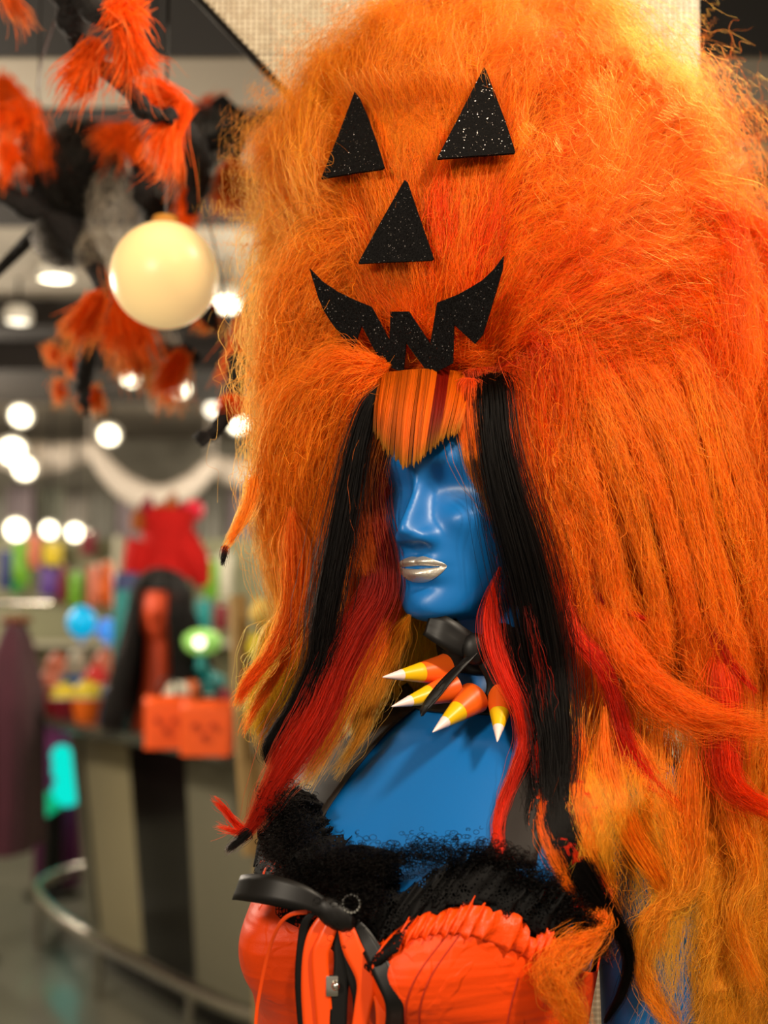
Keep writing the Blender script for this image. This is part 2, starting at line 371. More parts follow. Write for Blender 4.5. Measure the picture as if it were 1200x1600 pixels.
def head_pt(th, z, off=0.0):
    """th 0 = front, positive towards the face's left side; returns world array"""
    w_, f, b = prof(z); yc = .45*f+.55*b+.0; n = 2.55
    c, s_ = np.cos(th), np.sin(th)
    x = w_*np.sign(s_)*np.abs(s_)**(2/n)
    y = yc+np.where(c > 0, (f-yc), (yc-b))*np.sign(c)*np.abs(c)**(2/n)
    x = np.asarray(x, float); y = np.asarray(y, float)
    m = np.clip(c, 0, 1)**.5
    y = y+face_disp(x, z+0*x)*m+off
    # neck-ward jaw tuck
    return HO+LAT*x[..., None]+FWD*y[..., None]+UP*np.asarray(z+0*x)[..., None]
def face_pt(x, z, off=0.0):
    """front point of the face at local x, z (|x| inside the width)"""
    w_, f, b = prof(z); yc = .45*f+.55*b; n = 2.55
    r = np.clip(1-(np.abs(x)/w_)**n, 0, 1)**(1/n); c = r**(n/2)
    y = yc+(f-yc)*r+face_disp(x, z)*np.clip(c, 0, 1)**.5+off
    return HO+LAT*x[..., None]+FWD*y[..., None]+UP*z[..., None]
bm = B()
zs = np.concatenate([np.linspace(-.0965, -.06, 28), np.linspace(-.0588, .045, 84), np.linspace(.047, .1325, 40)])
ths = np.concatenate([np.linspace(-PI*.5, PI*.5, 150, endpoint=False), np.linspace(PI*.5, PI*1.5, 50, endpoint=False)])
hv = grid_faces(bm, [[tuple(p) for p in head_pt(ths, np.full_like(ths, z))] for z in zs], closed=True)
bm.faces.new(hv[0][::-1]); bm.faces.new(hv[-1])
# torso: rows v, axis u, halfwidth, front, back (metres), axis depth d (px)
TY = math.radians(36); TF = Vector((-math.sin(TY), -math.cos(TY), 0)); TL = Vector((math.cos(TY), -math.sin(TY), 0))
TS = np.array([(900, 752, .045, .040, .050, 30), (960, 762, .048, .045, .052, 30), (1040, 778, .050, .048, .056, 28), (1085, 776, .056, .052, .062, 25), (1115, 764, .082, .058, .068, 22), (1145, 750, .122, .066, .078, 18),
 (1180, 738, .160, .076, .088, 12), (1225, 722, .180, .086, .096, 8), (1280, 702, .178, .096, .100, 0), (1350, 684, .166, .108, .100, -5), (1430, 668, .160, .114, .098, -8), (1510, 656, .158, .112, .094, -8),
 (1600, 650, .152, .104, .088, -5), (1700, 650, .140, .094, .082, 0), (1800, 660, .124, .088, .084, 0), (1920, 660, .150, .098, .110, 0), (2060, 660, .170, .100, .125, 0), (2160, 660, .160, .09, .11, 0)])
def ts(v): return [np.interp(v, TS[:, 0], TS[:, i]) for i in range(1, 6)]
_vv = np.linspace(900, 2160, 500); _tp = []
for i in range(1, 6):
    y = np.interp(_vv, TS[:, 0], TS[:, i]); k = np.hanning(21); k /= k.sum(); _tp.append(np.convolve(np.pad(y, 10, mode='reflect', reflect_type='odd'), k, 'valid'))
def torso_pt(th, v, off=0.0):
    u, w_, f, b, d = [np.interp(v, _vv, p) for p in _tp]; n = 2.2
    c, s_ = math.cos(th), math.sin(th)
    x = (w_+off)*math.copysign(abs(s_)**(2/n), s_); y = ((f if c > 0 else b)+off)*math.copysign(abs(c)**(2/n), c)
    if c > -.2:
        bx = abs(x)-.078; y += .040*math.exp(-(bx/.050)**2-((v-1460)/85.0)**2)
        y += .018*math.exp(-(bx/.055)**2-((v-1370)/90.0)**2)
        # collar bones
        y += .004*math.exp(-((v-(1135+abs(x)*120))/10.0)**2)*(1 if abs(x) > .015 else 0)*max(0, 1-abs(x)/.13)
    o = WY(u, v, 1.15+d*SREF)
    return o+TL*x+TF*y
tth = np.linspace(0, 2*PI, 120, endpoint=False)
tv = grid_faces(bm, [[torso_pt(t, v) for t in tth] for v in np.linspace(905, 2160, 160)], closed=True)
bm.faces.new(tv[0]); bm.faces.new(tv[-1][::-1])
# shoulder and near arm, hanging
def arm(pts, rr): tube(bm, [L(*p) for p in pts], rr, 40, res=60)
arm([(850, 1215, 0), (915, 1205, -30), (975, 1235, -60), (1005, 1330, -70), (1012, 1450, -70), (1014, 1600, -72), (1010, 1760, -80)], [.040, .050, .0535, .0485, .0445, .041, .037])
me = bpy.data.meshes.new('body_raw'); bmesh.ops.recalc_face_normals(bm, faces=bm.faces[:]); bm.to_mesh(me); bm.free()
tmp = bpy.data.objects.new('body_raw', me); C.objects.link(tmp)
rm = tmp.modifiers.new('r', 'REMESH'); rm.mode = 'VOXEL'; rm.voxel_size = .0021; rm.use_smooth_shade = True
smo = tmp.modifiers.new('s', 'SMOOTH'); smo.factor = .5; smo.iterations = 6
dg = bpy.context.evaluated_depsgraph_get(); body = bpy.data.meshes.new_from_object(tmp.evaluated_get(dg)); bpy.data.objects.remove(tmp)
mann = tag(empty('mannequin', (L(700, 1500, 0).x, 1.15, 0)), 'glossy blue shop mannequin with smooth eyeless face and silver lips', 'mannequin')
body.name = 'body'; body.materials.clear(); link_mesh('body', body, M['blue'], mann, True, smooth=False)
body.polygons.foreach_set('use_smooth', [True]*len(body.polygons))
# depth map of the body front, so hair, straps and ribbons can lie on it
_co = np.empty(len(body.vertices)*3, np.float32); body.vertices.foreach_get('co', _co); _co = _co.reshape(-1, 3)
_f = _co[:, 1]*cp+(_co[:, 2]-CAMZ)*sp; _u = 600+FPX*_co[:, 0]/_f; _v = 800-FPX*(-_co[:, 1]*sp+(_co[:, 2]-CAMZ)*cp)/_f; _d = (_co[:, 1]-1.15)/SREF
GS = 6; GW, GH = 1400//GS, 2000//GS; DM = np.full((GH, GW), 999., np.float32)
_i = np.clip((_v/GS).astype(int), 0, GH-1); _j = np.clip((_u/GS).astype(int), 0, GW-1); np.minimum.at(DM, (_i, _j), _d)
_has = DM < 900
for _ in range(14):          # extend past the outline so nothing snags on the edge
    nb = np.full_like(DM, 999.)
    for a_, b_ in ((0, 1), (0, -1), (1, 0), (-1, 0)): nb = np.minimum(nb, np.roll(np.roll(DM, a_, 0), b_, 1)+4.0)
    DM = np.where(DM < 900, DM, nb)
def front_d(u, v):
    u = np.clip(np.asarray(u, float)/GS-.5, 0, GW-1.001); v = np.clip(np.asarray(v, float)/GS-.5, 0, GH-1.001)
    i, j = v.astype(int), u.astype(int); fv, fu = v-i, u-j
    return (DM[i, j]*(1-fu)+DM[i, j+1]*fu)*(1-fv)+(DM[i+1, j]*(1-fu)+DM[i+1, j+1]*fu)*fv
def push_out(P, gap=7.0, deep=230.0):
    """strands near the body surface are lifted in front of it (P n,k,3)"""
    f = front_d(P[..., 0], P[..., 1])-gap; need = np.where((P[..., 2] > f) & (P[..., 2] < f+deep), P[..., 2]-f, 0.0)
    K = P.shape[1]; 
    if need.max() <= 0: return P
    sm = need.copy()
    for _ in range(3):
        s2 = sm.copy(); s2[:, 1:] = np.maximum(s2[:, 1:], sm[:, :-1]*.75); s2[:, :-1] = np.maximum(s2[:, :-1], sm[:, 1:]*.75); sm = s2
    P[..., 2] -= sm; return P
# painted lips: two shells lying on the mouth
def lip(outline_top, outline_bot, n=46, m=12):
    bm = B(); xs = np.linspace(-.0255, .0255, n); rows = []
    for j in range(m):
        t = j/(m-1); z = outline_top(xs)*(1-t)+outline_bot(xs)*t
        e = .0009*np.sin(PI*t)**.3*np.clip(1-(np.abs(xs)/.0255)**6, 0, 1)+.0001
        rows.append([tuple(p) for p in face_pt(xs, z, e+.0004)])
    grid_faces(bm, rows); return bm
X_ = .0255
up_top = lambda x: -.0482+.0104*np.clip(1-(np.abs(x)/X_), 0, 1)**.62-.0022*np.exp(-(x/.0045)**2)
mid = lambda x: -.0482-.0016*np.clip(1-(x/X_)**2, 0, 1)-.0006*np.exp(-(x/.005)**2)
lo_bot = lambda x: -.0482-.0145*np.clip(1-(np.abs(x)/X_)**2.1, 0, 1)**.75
lp = obj('lips', lip(up_top, mid, 60, 12), M['silver'], mann, True)
lo_ = obj('lips', lip(mid, lo_bot, 60, 14), M['silver'], mann, True)
# stand
st = B(); lathe(st, [(.016, .0), (.016, 1.12)], 20, (mann.location.x, 1.15, 0.015)); obj('stand_pole', st, M['chrome'], mann, True)
st = B(); lathe(st, [(.19, 0), (.19, .008), (.185, .014), (.03, .02), (.018, .03)], 48, (mann.location.x, 1.15, 0)); obj('stand_base', st, M['chrome'], mann, True)
# ------------------------------------------------------------------ the great orange wig
H_OR = hair_mat('orange_hair'); H_BK = hair_mat('black_hair', rough=.3, diff=.5, tr=.0, ior=1.25)
def glitter_mat():
    m = mat('black_glitter_foam', srgb(8, 7, 7), .7, spec=.12); nt = m.node_tree; b = nt.nodes['Principled BSDF']; l = nt.links.new
    tc = N(nt, 'ShaderNodeTexCoord'); vo = N(nt, 'ShaderNodeTexVoronoi'); vo.inputs['Scale'].default_value = 1300; l(tc.outputs['Object'], vo.inputs['Vector'])
    sp_ = N(nt, 'ShaderNodeSeparateColor'); l(vo.outputs['Color'], sp_.inputs[0])
    g = N(nt, 'ShaderNodeMath', operation='GREATER_THAN'); g.inputs[1].default_value = .98; l(sp_.outputs[0], g.inputs[0])
    l(g.outputs[0], b.inputs['Metallic'])
    mx = N(nt, 'ShaderNodeMix', data_type='RGBA'); mx.inputs[6].default_value = (.0025, .002, .002, 1); mx.inputs[7].default_value = (.16, .14, .13, 1); l(g.outputs[0], mx.inputs[0]); l(mx.outputs[2], b.inputs['Base Color'])
    sb = N(nt, 'ShaderNodeVectorMath', operation='SUBTRACT'); sb.inputs[1].default_value = (.5, .5, .5); l(vo.outputs['Color'], sb.inputs[0])
    ml = N(nt, 'ShaderNodeVectorMath', operation='SCALE'); ml.inputs['Scale'].default_value = .8; l(sb.outputs[0], ml.inputs[0])
    ge = N(nt, 'ShaderNodeNewGeometry'); ad = N(nt, 'ShaderNodeVectorMath', operation='ADD'); l(ge.outputs['Normal'], ad.inputs[0]); l(ml.outputs[0], ad.inputs[1]); l(ad.outputs[0], b.inputs['Normal'])
    rr = N(nt, 'ShaderNodeMapRange'); rr.inputs[3].default_value = .8; rr.inputs[4].default_value = .33; l(g.outputs[0], rr.inputs[0]); l(rr.outputs[0], b.inputs['Roughness'])
    return m
M['glitter'] = glitter_mat()
M['wigbase'] = mat('matted_orange_underhair', (.62, .085, .004), .9, noise=.35, nscale=60, bump=1.0, bscale=220)
wig = tag(empty('orange_wig', tuple(L(800, 560, 200))), 'giant teased orange wig with a black glitter jack-o-lantern face, on the blue mannequin', 'wig')
Cc = np.array([814., 388., 215.]); R3 = np.array([396., 428., 375.])
def dome_d(u, v, r=1.0):
    q = 1-((u-Cc[0])/(R3[0]*r))**2-((v-Cc[1])/(R3[1]*r))**2
    return Cc[2]-R3[2]*r*math.sqrt(max(q, 0))
# matted inside of the wig: closed bodies well below the outer strands
def blob(bm, c, R, n=40, m=28, cut=None):
    rows = []
    for j in range(m+1):
        ph = PI*j/m; row = []
        for i in range(n):
            th = 2*PI*i/n; e = np.array([math.sin(ph)*math.cos(th), -math.cos(ph), math.sin(ph)*math.sin(th)])
            p = np.array(c)+np.array(R)*e*(1+.05*noise3(e*2.0, 1.0, 4)+.03*noise3(e*5.0, 1.0, 5))
            row.append(L(*p))
        rows.append(row)
    grid_faces(bm, rows, closed=True); bmesh.ops.remove_doubles(bm, verts=bm.verts[:], dist=1e-4)
wb = B(); blob(wb, (800, 340, 235), (305, 275, 250)); blob(wb, (1035, 720, 170), (165, 330, 110)); blob(wb, (505, 700, 150), (75, 200, 80)); blob(wb, (770, 640, 250), (170, 240, 170))
obj('wig_base', wb, M['wigbase'], wig, True)
# ---- bouffant strands, combed away from the hairline over the dome
OR1 = np.array([1.0, .165, .004]); ORD = np.array([.92, .06, .001]); ORG = np.array([.90, .235, .010]); RED = np.array([.75, .02, .003]); DRED = np.array([.22, .008, .004])
GOLD = np.array([.95, .36, .02]); YEL = np.array([1.0, .60, .035]); BLK = np.array([.0042, .0032, .0028]); LOR = np.array([1.0, .225, .010])
def bouffant(n, K, r0, r1, Lm, frizz, seed, back=.15, edge=False):
    g = np.random.default_rng(seed)
    pole = np.array([(690-Cc[0])/R3[0], (605-Cc[1])/R3[1], -.80]); pole /= np.linalg.norm(pole)
    q = g.normal(size=(int(n*2.6), 3)); q /= np.linalg.norm(q, axis=1)[:, None]
    if edge: keep = (np.abs(q[:, 2]) < .5)
    else: keep = (q[:, 2] < .12) | (g.random(len(q)) < back)
    ang = np.arccos(np.clip(q @ pole, -1, 1)); keep &= (g.random(len(q)) < np.clip(1.25-ang*.35, .35, 1))
    q = q[keep][:n]; n = len(q)
    # pull a share of the roots in towards the hairline
    m = g.random(n) < .35; q[m] = q[m]*.55+pole*.75; q /= np.linalg.norm(q, axis=1)[:, None]
    ang0 = np.arccos(np.clip(q @ pole, -1, 1)); away = q-pole
    Ls = g.uniform(.6, 1.25, n)*Lm/K
    P = np.zeros((n, K, 3)); p = q.copy(); cl = (p*9).round()
    lift = r0+g.uniform(0, 1, n)*.10+.035*noise3(q*3.0, 1.0, 6); gain = (r1-r0)*g.uniform(.3, 1.25, n)
    for k in range(K):
        t = k/(K-1); P[:, k] = p*(lift+gain*t)[:, None]
        away = p-pole*(p @ pole)[:, None]; away /= np.linalg.norm(away, axis=1)[:, None]+1e-6
        away = away-p*np.einsum('ij,ij->i', away, p)[:, None]*1.0
        sx = np.abs(p[:, 0]); fall = np.clip((p[:, 1]+.30)/.75, 0, 1)*np.clip(sx*1.9-.15, 0, 1)*1.15
        grav = np.stack([0*fall, fall, 0*fall], 1)
        nv = np.stack([noise3(p*4.6, 1.0, 0), noise3(p*4.6, 1.0, 1), noise3(p*4.6, 1.0, 2)], 1)*.26+np.stack([noise3(q*11, 1.0, 2), noise3(q*11, 1.0, 3), noise3(q*11, 1.0, 4)], 1)*.20
        fz = np.stack([noise3(p*22+q*50, 1.0, c) for c in (3, 4, 5)], 1)*frizz
        dv = away+grav+nv+fz; dv -= p*np.einsum('ij,ij->i', dv, p)[:, None]; dv /= np.linalg.norm(dv, axis=1)[:, None]+1e-6
        p = p+dv*Ls[:, None]; p /= np.linalg.norm(p, axis=1)[:, None]
    rad = np.linalg.norm(P, axis=2, keepdims=True); W_ = Cc+P*R3
    # the foam face presses the hair flat
    inside = 1/(1+np.exp(-(np.minimum.reduce([W_[..., 0]-465, 845-W_[..., 0], W_[..., 1]-85, 600-W_[..., 1]]))/9))
    lim = np.where(W_[..., 2:] < Cc[2], 1.0*inside[..., None]+9*(1-inside[..., None]), 9.0); P = P*np.minimum(1, lim/rad); W_ = Cc+P*R3
    # keep clear of the face and fringe
    x, y, z = W_[..., 0], W_[..., 1], W_[..., 2]
    bad = ((x > 575) & (x < 800) & (y > 594) & (z < 120)).any(1); W_ = W_[~bad]; q = q[~bad]
    t = np.linspace(0, 1, K)[None, :, None]; rightness = np.clip((W_[:, :1, 0]-620)/260, 0, 1)[..., None]
    nn = noise3(q*5.5, 1.0, 7)[:, None, None]
    redzone = np.exp(-((W_[..., 0]-900)/190)**2-((W_[..., 1]-440)/150)**2)[..., None]
    c = (ORG*(1-rightness)*.86+OR1*rightness)*(1-.35*t)+(OR1*.5+GOLD*.5)*.35*t  # left side darker golden in the colour, standing in for dimmer yellowish light
    c = c*(1-.75*redzone)+ORD*.75*redzone*1.05
    ck = noise3(q*16, 1.0, 8)[:, None, None]; c = c*(1+.14*nn+.14*ck)
    c[..., 1] *= (1+.22*nn[..., 0]+.18*ck[..., 0])
    return W_, np.clip(c, 0, 1)
hb = Hair()
QS = 1.0
hb.add(bouffant(int(26000*QS), 18, .80, 1.00, .95, .12, 1), .00019)
hb.add(bouffant(int(12000*QS), 20, .89, 1.04, 1.0, .20, 2), .00016)
hb.add(bouffant(int(3000*QS), 20, .95, 1.16, .9, .75, 3), .00012)
hb.add(bouffant(int(6000*QS), 16, .80, 1.10, .7, .55, 4, edge=True), .00015)
# soft dark-rooted shell just above the mouth, hairs rising from the parting
for i in range(46):
    a_ = math.radians(rng.uniform(12, 168)); u0 = 690+rng.uniform(-95, 75); ln = rng.uniform(90, 240)
    u1 = u0+math.cos(a_)*ln; v1 = 590-math.sin(a_)*ln
    hb.add(lock([(u0, 592, dome_d(u0, 592, .93), 10), ((u0+u1)/2, (592+v1)/2-10, dome_d((u0+u1)/2, (592+v1)/2, .97)-6, 22), (u1, v1, dome_d(u1, v1, 1.0)-4, 30)], 130, 12, (ORD, OR1), frizz=9, clumps=5, tight=.3), .00016)
# combed fan locks radiating from the parting, bending over at the sides
gf = np.random.default_rng(21)
def fan(a_deg, s0, ln, n, cols, hw=(9, 24), lift=(.95, 1.03), frizz=8, tight=.55, r=.00018):
    a = math.radians(a_deg); c = math.cos(a); u = 690+(75 if c > 0 else 90)*c*1.15; v = 588-6*math.sin(a); K = 7; pts = []
    bend = (.15+1.0*max(0, 1-math.sin(a)))*(-1 if c > 0 else 1)*min(1, abs(c)*1.6); st = ln/(K-1); aa = a+bend*.25*s0/250
    u += math.cos(aa)*s0; v -= math.sin(aa)*s0
    for k in range(K):
        xn, yn = (u-Cc[0])/R3[0], (v-Cc[1])/R3[1]; rr = math.hypot(xn, min(yn, 0)); wrap = 0.0
        if rr > .97: wrap = (rr-.97)*R3[0]; u = Cc[0]+xn/rr*.97*R3[0]; v = Cc[1]+(yn/rr*.97*R3[1] if yn < 0 else yn*R3[1])
        t = k/(K-1); inface = 470 < u < 840 and v > 90
        lf = lift[0]+(lift[1]-lift[0])*t; lf = min(lf, .985) if inface else lf
        pts.append((u, v, dome_d(u, v, lf)-2+wrap*.8, hw[0]+(hw[1]-hw[0])*math.sin(PI*min(1, t*.75+.08)))); aa = a+bend*(.25*s0/250+t*.95); u += math.cos(aa)*st; v -= math.sin(aa)*st
    hb.add(lock(pts, n, 16, cols, frizz=frizz, thick=.5, clumps=6, tight=tight, endvar=.2, startvar=.1, body_ok=False, root=.3), r)
for i in range(300):
    a_ = gf.uniform(-22, 200); s0 = gf.uniform(0, 1)**1.2*260; ln = gf.uniform(190, 380); right = a_ < 100
    if right: pal = [(ORD, OR1, OR1), (ORD, ORD, OR1), (OR1, LOR, LOR), (ORD*.8, RED*.5+ORD*.5, OR1), (OR1, OR1, LOR)][gf.integers(5)] if s0 < 170 else [(OR1, LOR, OR1), (OR1, OR1, LOR), (LOR, LOR*.9, LOR), (OR1*.85, OR1*.9, OR1)][gf.integers(4)]
    else: pal = [(ORD*.5+OR1*.5, ORG, ORG), (OR1, ORG, ORG*.8), (ORG, LOR*.8, ORG), (ORD*.85, OR1*.85, ORG*.85)][gf.integers(4)]
    fan(a_, s0, ln, 120, pal, frizz=gf.uniform(5, 14), tight=gf.uniform(.4, .8), hw=(8, gf.uniform(16, 30)))
for i in range(70):      # the heavy sweep to the right of the mouth
    a_ = gf.uniform(-30, 42); fan(a_, gf.uniform(0, 120), gf.uniform(240, 420), 150, [(ORD, OR1, OR1), (RED*.5+ORD*.4, ORD, OR1), (OR1, LOR, LOR), (ORD, OR1, LOR)][i % 4], frizz=10, tight=.7, lift=(.98, 1.07), hw=(8, 24))
hb.build('bouffant_hair', H_OR, wig)
# ---- sweeping locks that leave the parting sideways and fall
hs = Hair()
def fall_lock(pts, n, cols, **k):
    r = k.pop('r', .00018); hs.add(lock(pts, n, 22, cols, **k), r)
g = np.random.default_rng(5)
# right: under-curtain, middle curtain, top locks coloured as if lit
for i in range(60):      # deep inner curtain
    u0 = g.uniform(800, 1000); v0 = g.uniform(590, 660); u1 = 850+(u0-800)*1.7+g.uniform(-20, 20); ve = g.uniform(960, 1160)
    fall_lock([(u0, v0, -40, 18), (u0*.6+u1*.4+5, v0+150, -10, 34), (u1, v0+(ve-v0)*.6, 20, 40), (u1+g.uniform(-10, 50), ve, 40, 22)], 480, (RED*.5+ORD*.2, RED*.8, RED*.4+ORD*.4, OR1*.85), frizz=11, thick=1.1, clumps=9)
for i in range(54):      # locks bending over the shoulder of the wig
    f = i/54; u0 = g.uniform(770, 900); v0 = g.uniform(500, 590)-f*130; ux = 880+f*330+g.uniform(-25, 25); vx = v0+g.uniform(10, 90)+f*40
    ve = g.uniform(860, 1080) if (g.random() < .6 or ux < 1120) else g.uniform(1150, 1420); lean = g.uniform(10, 70)
    d0 = dome_d(min(u0, 1150), v0, .98); dx = -95+150*f+g.uniform(-30, 25)
    cols = [(ORD, OR1, LOR), (OR1, LOR, LOR), (ORD*.8, ORD*.9, OR1)][i % 3]
    fall_lock([(u0, v0, d0, 14), (u0*.45+ux*.55, min(v0, vx)-8, dx-45, 26), (ux, vx+90, dx-30, 34), (ux+lean*.6, (vx+ve)/2+40, dx-10, 30), (ux+lean*1.1+g.uniform(-20, 20), ve, dx+15, 12)], 300, cols, frizz=14, wave=8, thick=.8, clumps=6, tight=.85)
for i in range(34):      # loose frizzy bridges from the dome into the falls
    a0 = g.uniform(-.55, .75); rr = g.uniform(.3, .75); u0 = Cc[0]+R3[0]*rr*math.cos(a0); v0 = Cc[1]+R3[1]*rr*math.sin(a0)*.9
    u1 = min(1240, u0+g.uniform(90, 190)); v1 = v0+g.uniform(60, 150); ve = v1+g.uniform(180, 420)
    if v0 > 560: v0 = 540
    fall_lock([(u0, v0, dome_d(u0, v0, .90), 14), ((u0+u1)/2, (v0+v1)/2-25, dome_d((u0+u1)/2, (v0+v1)/2-20, .99)-6, 34), (u1, v1, dome_d(u1, v1, 1.0)*.6-30, 40), (u1+g.uniform(10, 40), (v1+ve)/2, -50+g.uniform(-20, 30), 36), (u1+g.uniform(20, 70), ve, -30, 18)], 260, [(ORD, OR1, LOR), (OR1, OR1, LOR), (ORD, ORD, OR1)][i % 3], frizz=20, thick=.8, clumps=6, tight=.45)
# clumpy falls with highlights put into the strand colour between v 600 and 1050
for (u0, v0, u1, v1, u2, v2) in ((865, 610, 905, 730, 950, 860), (900, 600, 960, 740, 1010, 930), (935, 590, 1010, 720, 1060, 900), (985, 590, 1060, 730, 1110, 930), (1020, 600, 1085, 760, 1150, 960), (1080, 600, 1130, 760, 1160, 900), (880, 640, 925, 800, 990, 985), (1010, 640, 1050, 820, 1075, 1010), (1120, 640, 1165, 800, 1195, 960), (850, 640, 880, 760, 905, 900)):
    for k in range(3):
        j = g.uniform(-16, 16, 6); dd = g.uniform(-145, -110)+(u0-850)*.16
        fall_lock([(u0-60+j[0], v0-60+j[1], dd+15, 12), (u0+j[0], v0+j[1], dd, 22), (u1+j[2], v1+j[3], dd-8, 20), (u2+j[4], v2+j[5], dd+5, 10), (u2+25+j[4], v2+110+j[5], dd+10, 5)], 300, (ORD*.5+OR1*.5, LOR, LOR*1.05, OR1), frizz=15, thick=.4, clumps=6, tight=.68, startvar=.2)
# long wavy ends lower right, turning golden
for i in range(70):
    f = g.random(); u0 = 900+f*320; v0 = g.uniform(900, 1080); A_ = g.uniform(14, 34); ph = g.uniform(0, 6.28); ve = g.uniform(1480, 1700) if f > .35 else g.uniform(1250, 1520); dd = -70+f*60+g.uniform(-30, 30)
    pts = []
    for k in range(7):
        t = k/6; pts.append((u0+8*t+A_*math.sin(ph+t*7)*(.2+t)+25*t*(f > .6), v0+(ve-v0)*t, dd+A_*.7*math.cos(ph+t*7), 26-14*t))
    fall_lock(pts, 24 if f < .62 else 230, (OR1, OR1*.5+GOLD*.5, GOLD, GOLD*.8+YEL*.2), frizz=12, thick=.7, clumps=6, tight=.6, endvar=.25)
for i in range(26):      # dark gold mass at the lower right edge
    u0 = g.uniform(1115, 1235); A_ = g.uniform(10, 35); ph = g.uniform(0, 6.28); v0 = g.uniform(1020, 1250)
    pts = [(u0+A_*math.sin(ph+t*8)*t, v0+(1690-v0)*t, 20+g.uniform(-20, 20), 28) for t in (0, .2, .4, .6, .8, 1)]
    fall_lock(pts, 230, (OR1*.6+GOLD*.2, GOLD*.75, GOLD*.8, GOLD*.7), frizz=16, thick=.9, clumps=6)
# named sweeps
fall_lock([(905, 850, -95, 8), (935, 930, -115, 14), (975, 1010, -135, 24), (1000, 1045, -138, 28), (1040, 1085, -140, 34), (1110, 1120, -140, 34), (1215, 1138, -120, 26)], 1300, (OR1, ORD*.2+OR1*.8, OR1), frizz=9, thick=.6, clumps=12, startvar=.25)
fall_lock([(1120, 1000, -100, 10), (1135, 1090, -120, 20), (1132, 1150, -130, 22), (1137, 1210, -135, 22), (1165, 1245, -135, 18), (1225, 1275, -120, 14)], 900, (ORD, RED*.7+ORD*.3, ORD), frizz=5, thick=.6)
fall_lock([(885, 920, -120, 4), (900, 990, -135, 9), (940, 1040, -140, 12), (965, 1110, -140, 13), (985, 1180, -135, 16), (1040, 1240, -130, 14), (1100, 1290, -120, 6)], 420, (ORD, RED, DRED*.6+RED*.4, RED, OR1), frizz=4, thick=.5)
fall_lock([(1112, 860, -105, 3), (1117, 960, -112, 8), (1135, 1030, -115, 9), (1185, 1085, -110, 5)], 260, (RED, DRED*.5+RED*.5, RED), frizz=3, thick=.5)
fall_lock([(915, 905, -125, 2), (950, 945, -130, 5), (990, 960, -130, 4), (1040, 975, -125, 2)], 90, (DRED, RED), frizz=3)
for pts in (((945, 1100, -130, 22), (950, 1190, -140, 24), (985, 1290, -145, 24), (1030, 1370, -145, 20), (1042, 1400, -145, 16), (1012, 1450, -145, 18), (1005, 1510, -145, 18), (1030, 1570, -140, 14), (1075, 1625, -135, 10)),
            ((1080, 1150, -125, 28), (1078, 1250, -135, 26), (1082, 1340, -140, 22), (1070, 1400, -140, 18), (1025, 1430, -145, 14), (995, 1445, -145, 8)),
            ((975, 1120, -120, 20), (1015, 1220, -130, 22), (1048, 1300, -135, 22), (1055, 1380, -140, 18), (1030, 1440, -140, 14), (1022, 1500, -140, 10)),
            ((1120, 1180, -100, 26), (1150, 1280, -110, 26), (1170, 1360, -110, 22), (1150, 1440, -110, 18), (1190, 1560, -100, 14)),
            ((905, 1120, -120, 8), (915, 1210, -130, 12), (940, 1290, -140, 12), (950, 1380, -145, 10), (960, 1440, -145, 6))):
    fall_lock(pts, 420, (OR1, OR1*.6+GOLD*.4, GOLD, OR1*.6+GOLD*.4), frizz=10, thick=.6, clumps=9, tight=.5, endvar=.16, startvar=.35)
# curls lying on the corset's right side
for k in range(24):
    j = g.uniform(-18, 18, 8)
    fall_lock([(945+j[0], 1400+j[1], -190, 8), (925+j[2], 1470+j[3], -235, 16), (885+j[4], 1500+j[5], -262, 20), (862+j[6], 1530+j[7], -275, 16), (885+j[0], 1580+j[2], -270, 12), (915+j[3], 1640, -250, 8)], 36, (OR1, GOLD*.4+OR1*.6, GOLD*.6+OR1*.4), frizz=13, thick=.4, clumps=5)
hs.build('right_fall_hair', H_OR, wig)
hs = Hair()
# left: sweeps from the parting out and down, golden colour standing in for yellowish light behind
for i in range(56):
    v0 = g.uniform(380, 585); u0 = g.uniform(540, 600); ux = 440+g.uniform(-8, 60); v1 = v0+g.uniform(-30, 60); ve = max(v1+g.uniform(180, 330), 720)
    fall_lock([(u0, v0, dome_d(u0, v0, .88), 16), ((u0+ux)/2, (v0+v1)/2-8, dome_d((u0+ux)/2, (v0+v1)/2, .97)-4, 38), (ux, v1+60, 10, 44), (ux+g.uniform(-10, 25), (v1+ve)/2+30, 20, 42), (ux+g.uniform(-5, 50), ve, 30, 26)], 300, [(OR1*.5+ORG*.5, ORG, ORG*.9), (ORG, ORG, ORG*.95), (ORG*.9, ORG, OR1)][i % 3], frizz=17, thick=.9, clumps=7, tight=.4, body_ok=False)
for i in range(62):
    f = i/62; u0 = g.uniform(560, 610); v0 = 560+f*60; ux = 446+f*110+g.uniform(-18, 20); vx = g.uniform(600, 680)+f*40; ve = g.uniform(820, 1000)
    fall_lock([(u0, v0, -115+f*10, 12), ((u0+ux)/2, v0+20+30*f, -70, 28), (ux, vx+40, -25, 36), (ux-5, (vx+ve)/2+30, 10, 34), (ux+g.uniform(-8, 34), ve, 25, 16)], 330, [(OR1, ORG, ORG, GOLD*.7), (OR1, ORG, ORG*.9), (ORD*.3+OR1*.7, ORG, OR1)][i % 3], frizz=14, thick=.9, clumps=7, body_ok=False)
for i in range(18):
    u0 = g.uniform(470, 600); ve = g.uniform(1000, 1150)
    fall_lock([(u0, 700, -20, 26), (u0-10, 800, 0, 32), (u0-25+g.uniform(-10, 20), 900, 10, 32), (u0*.6+180, 1010, 10, 24), (u0*.5+215, ve, 10, 12)], 420, (OR1, ORG, GOLD, YEL*.8), frizz=7, thick=.8, clumps=7, body_ok=False)
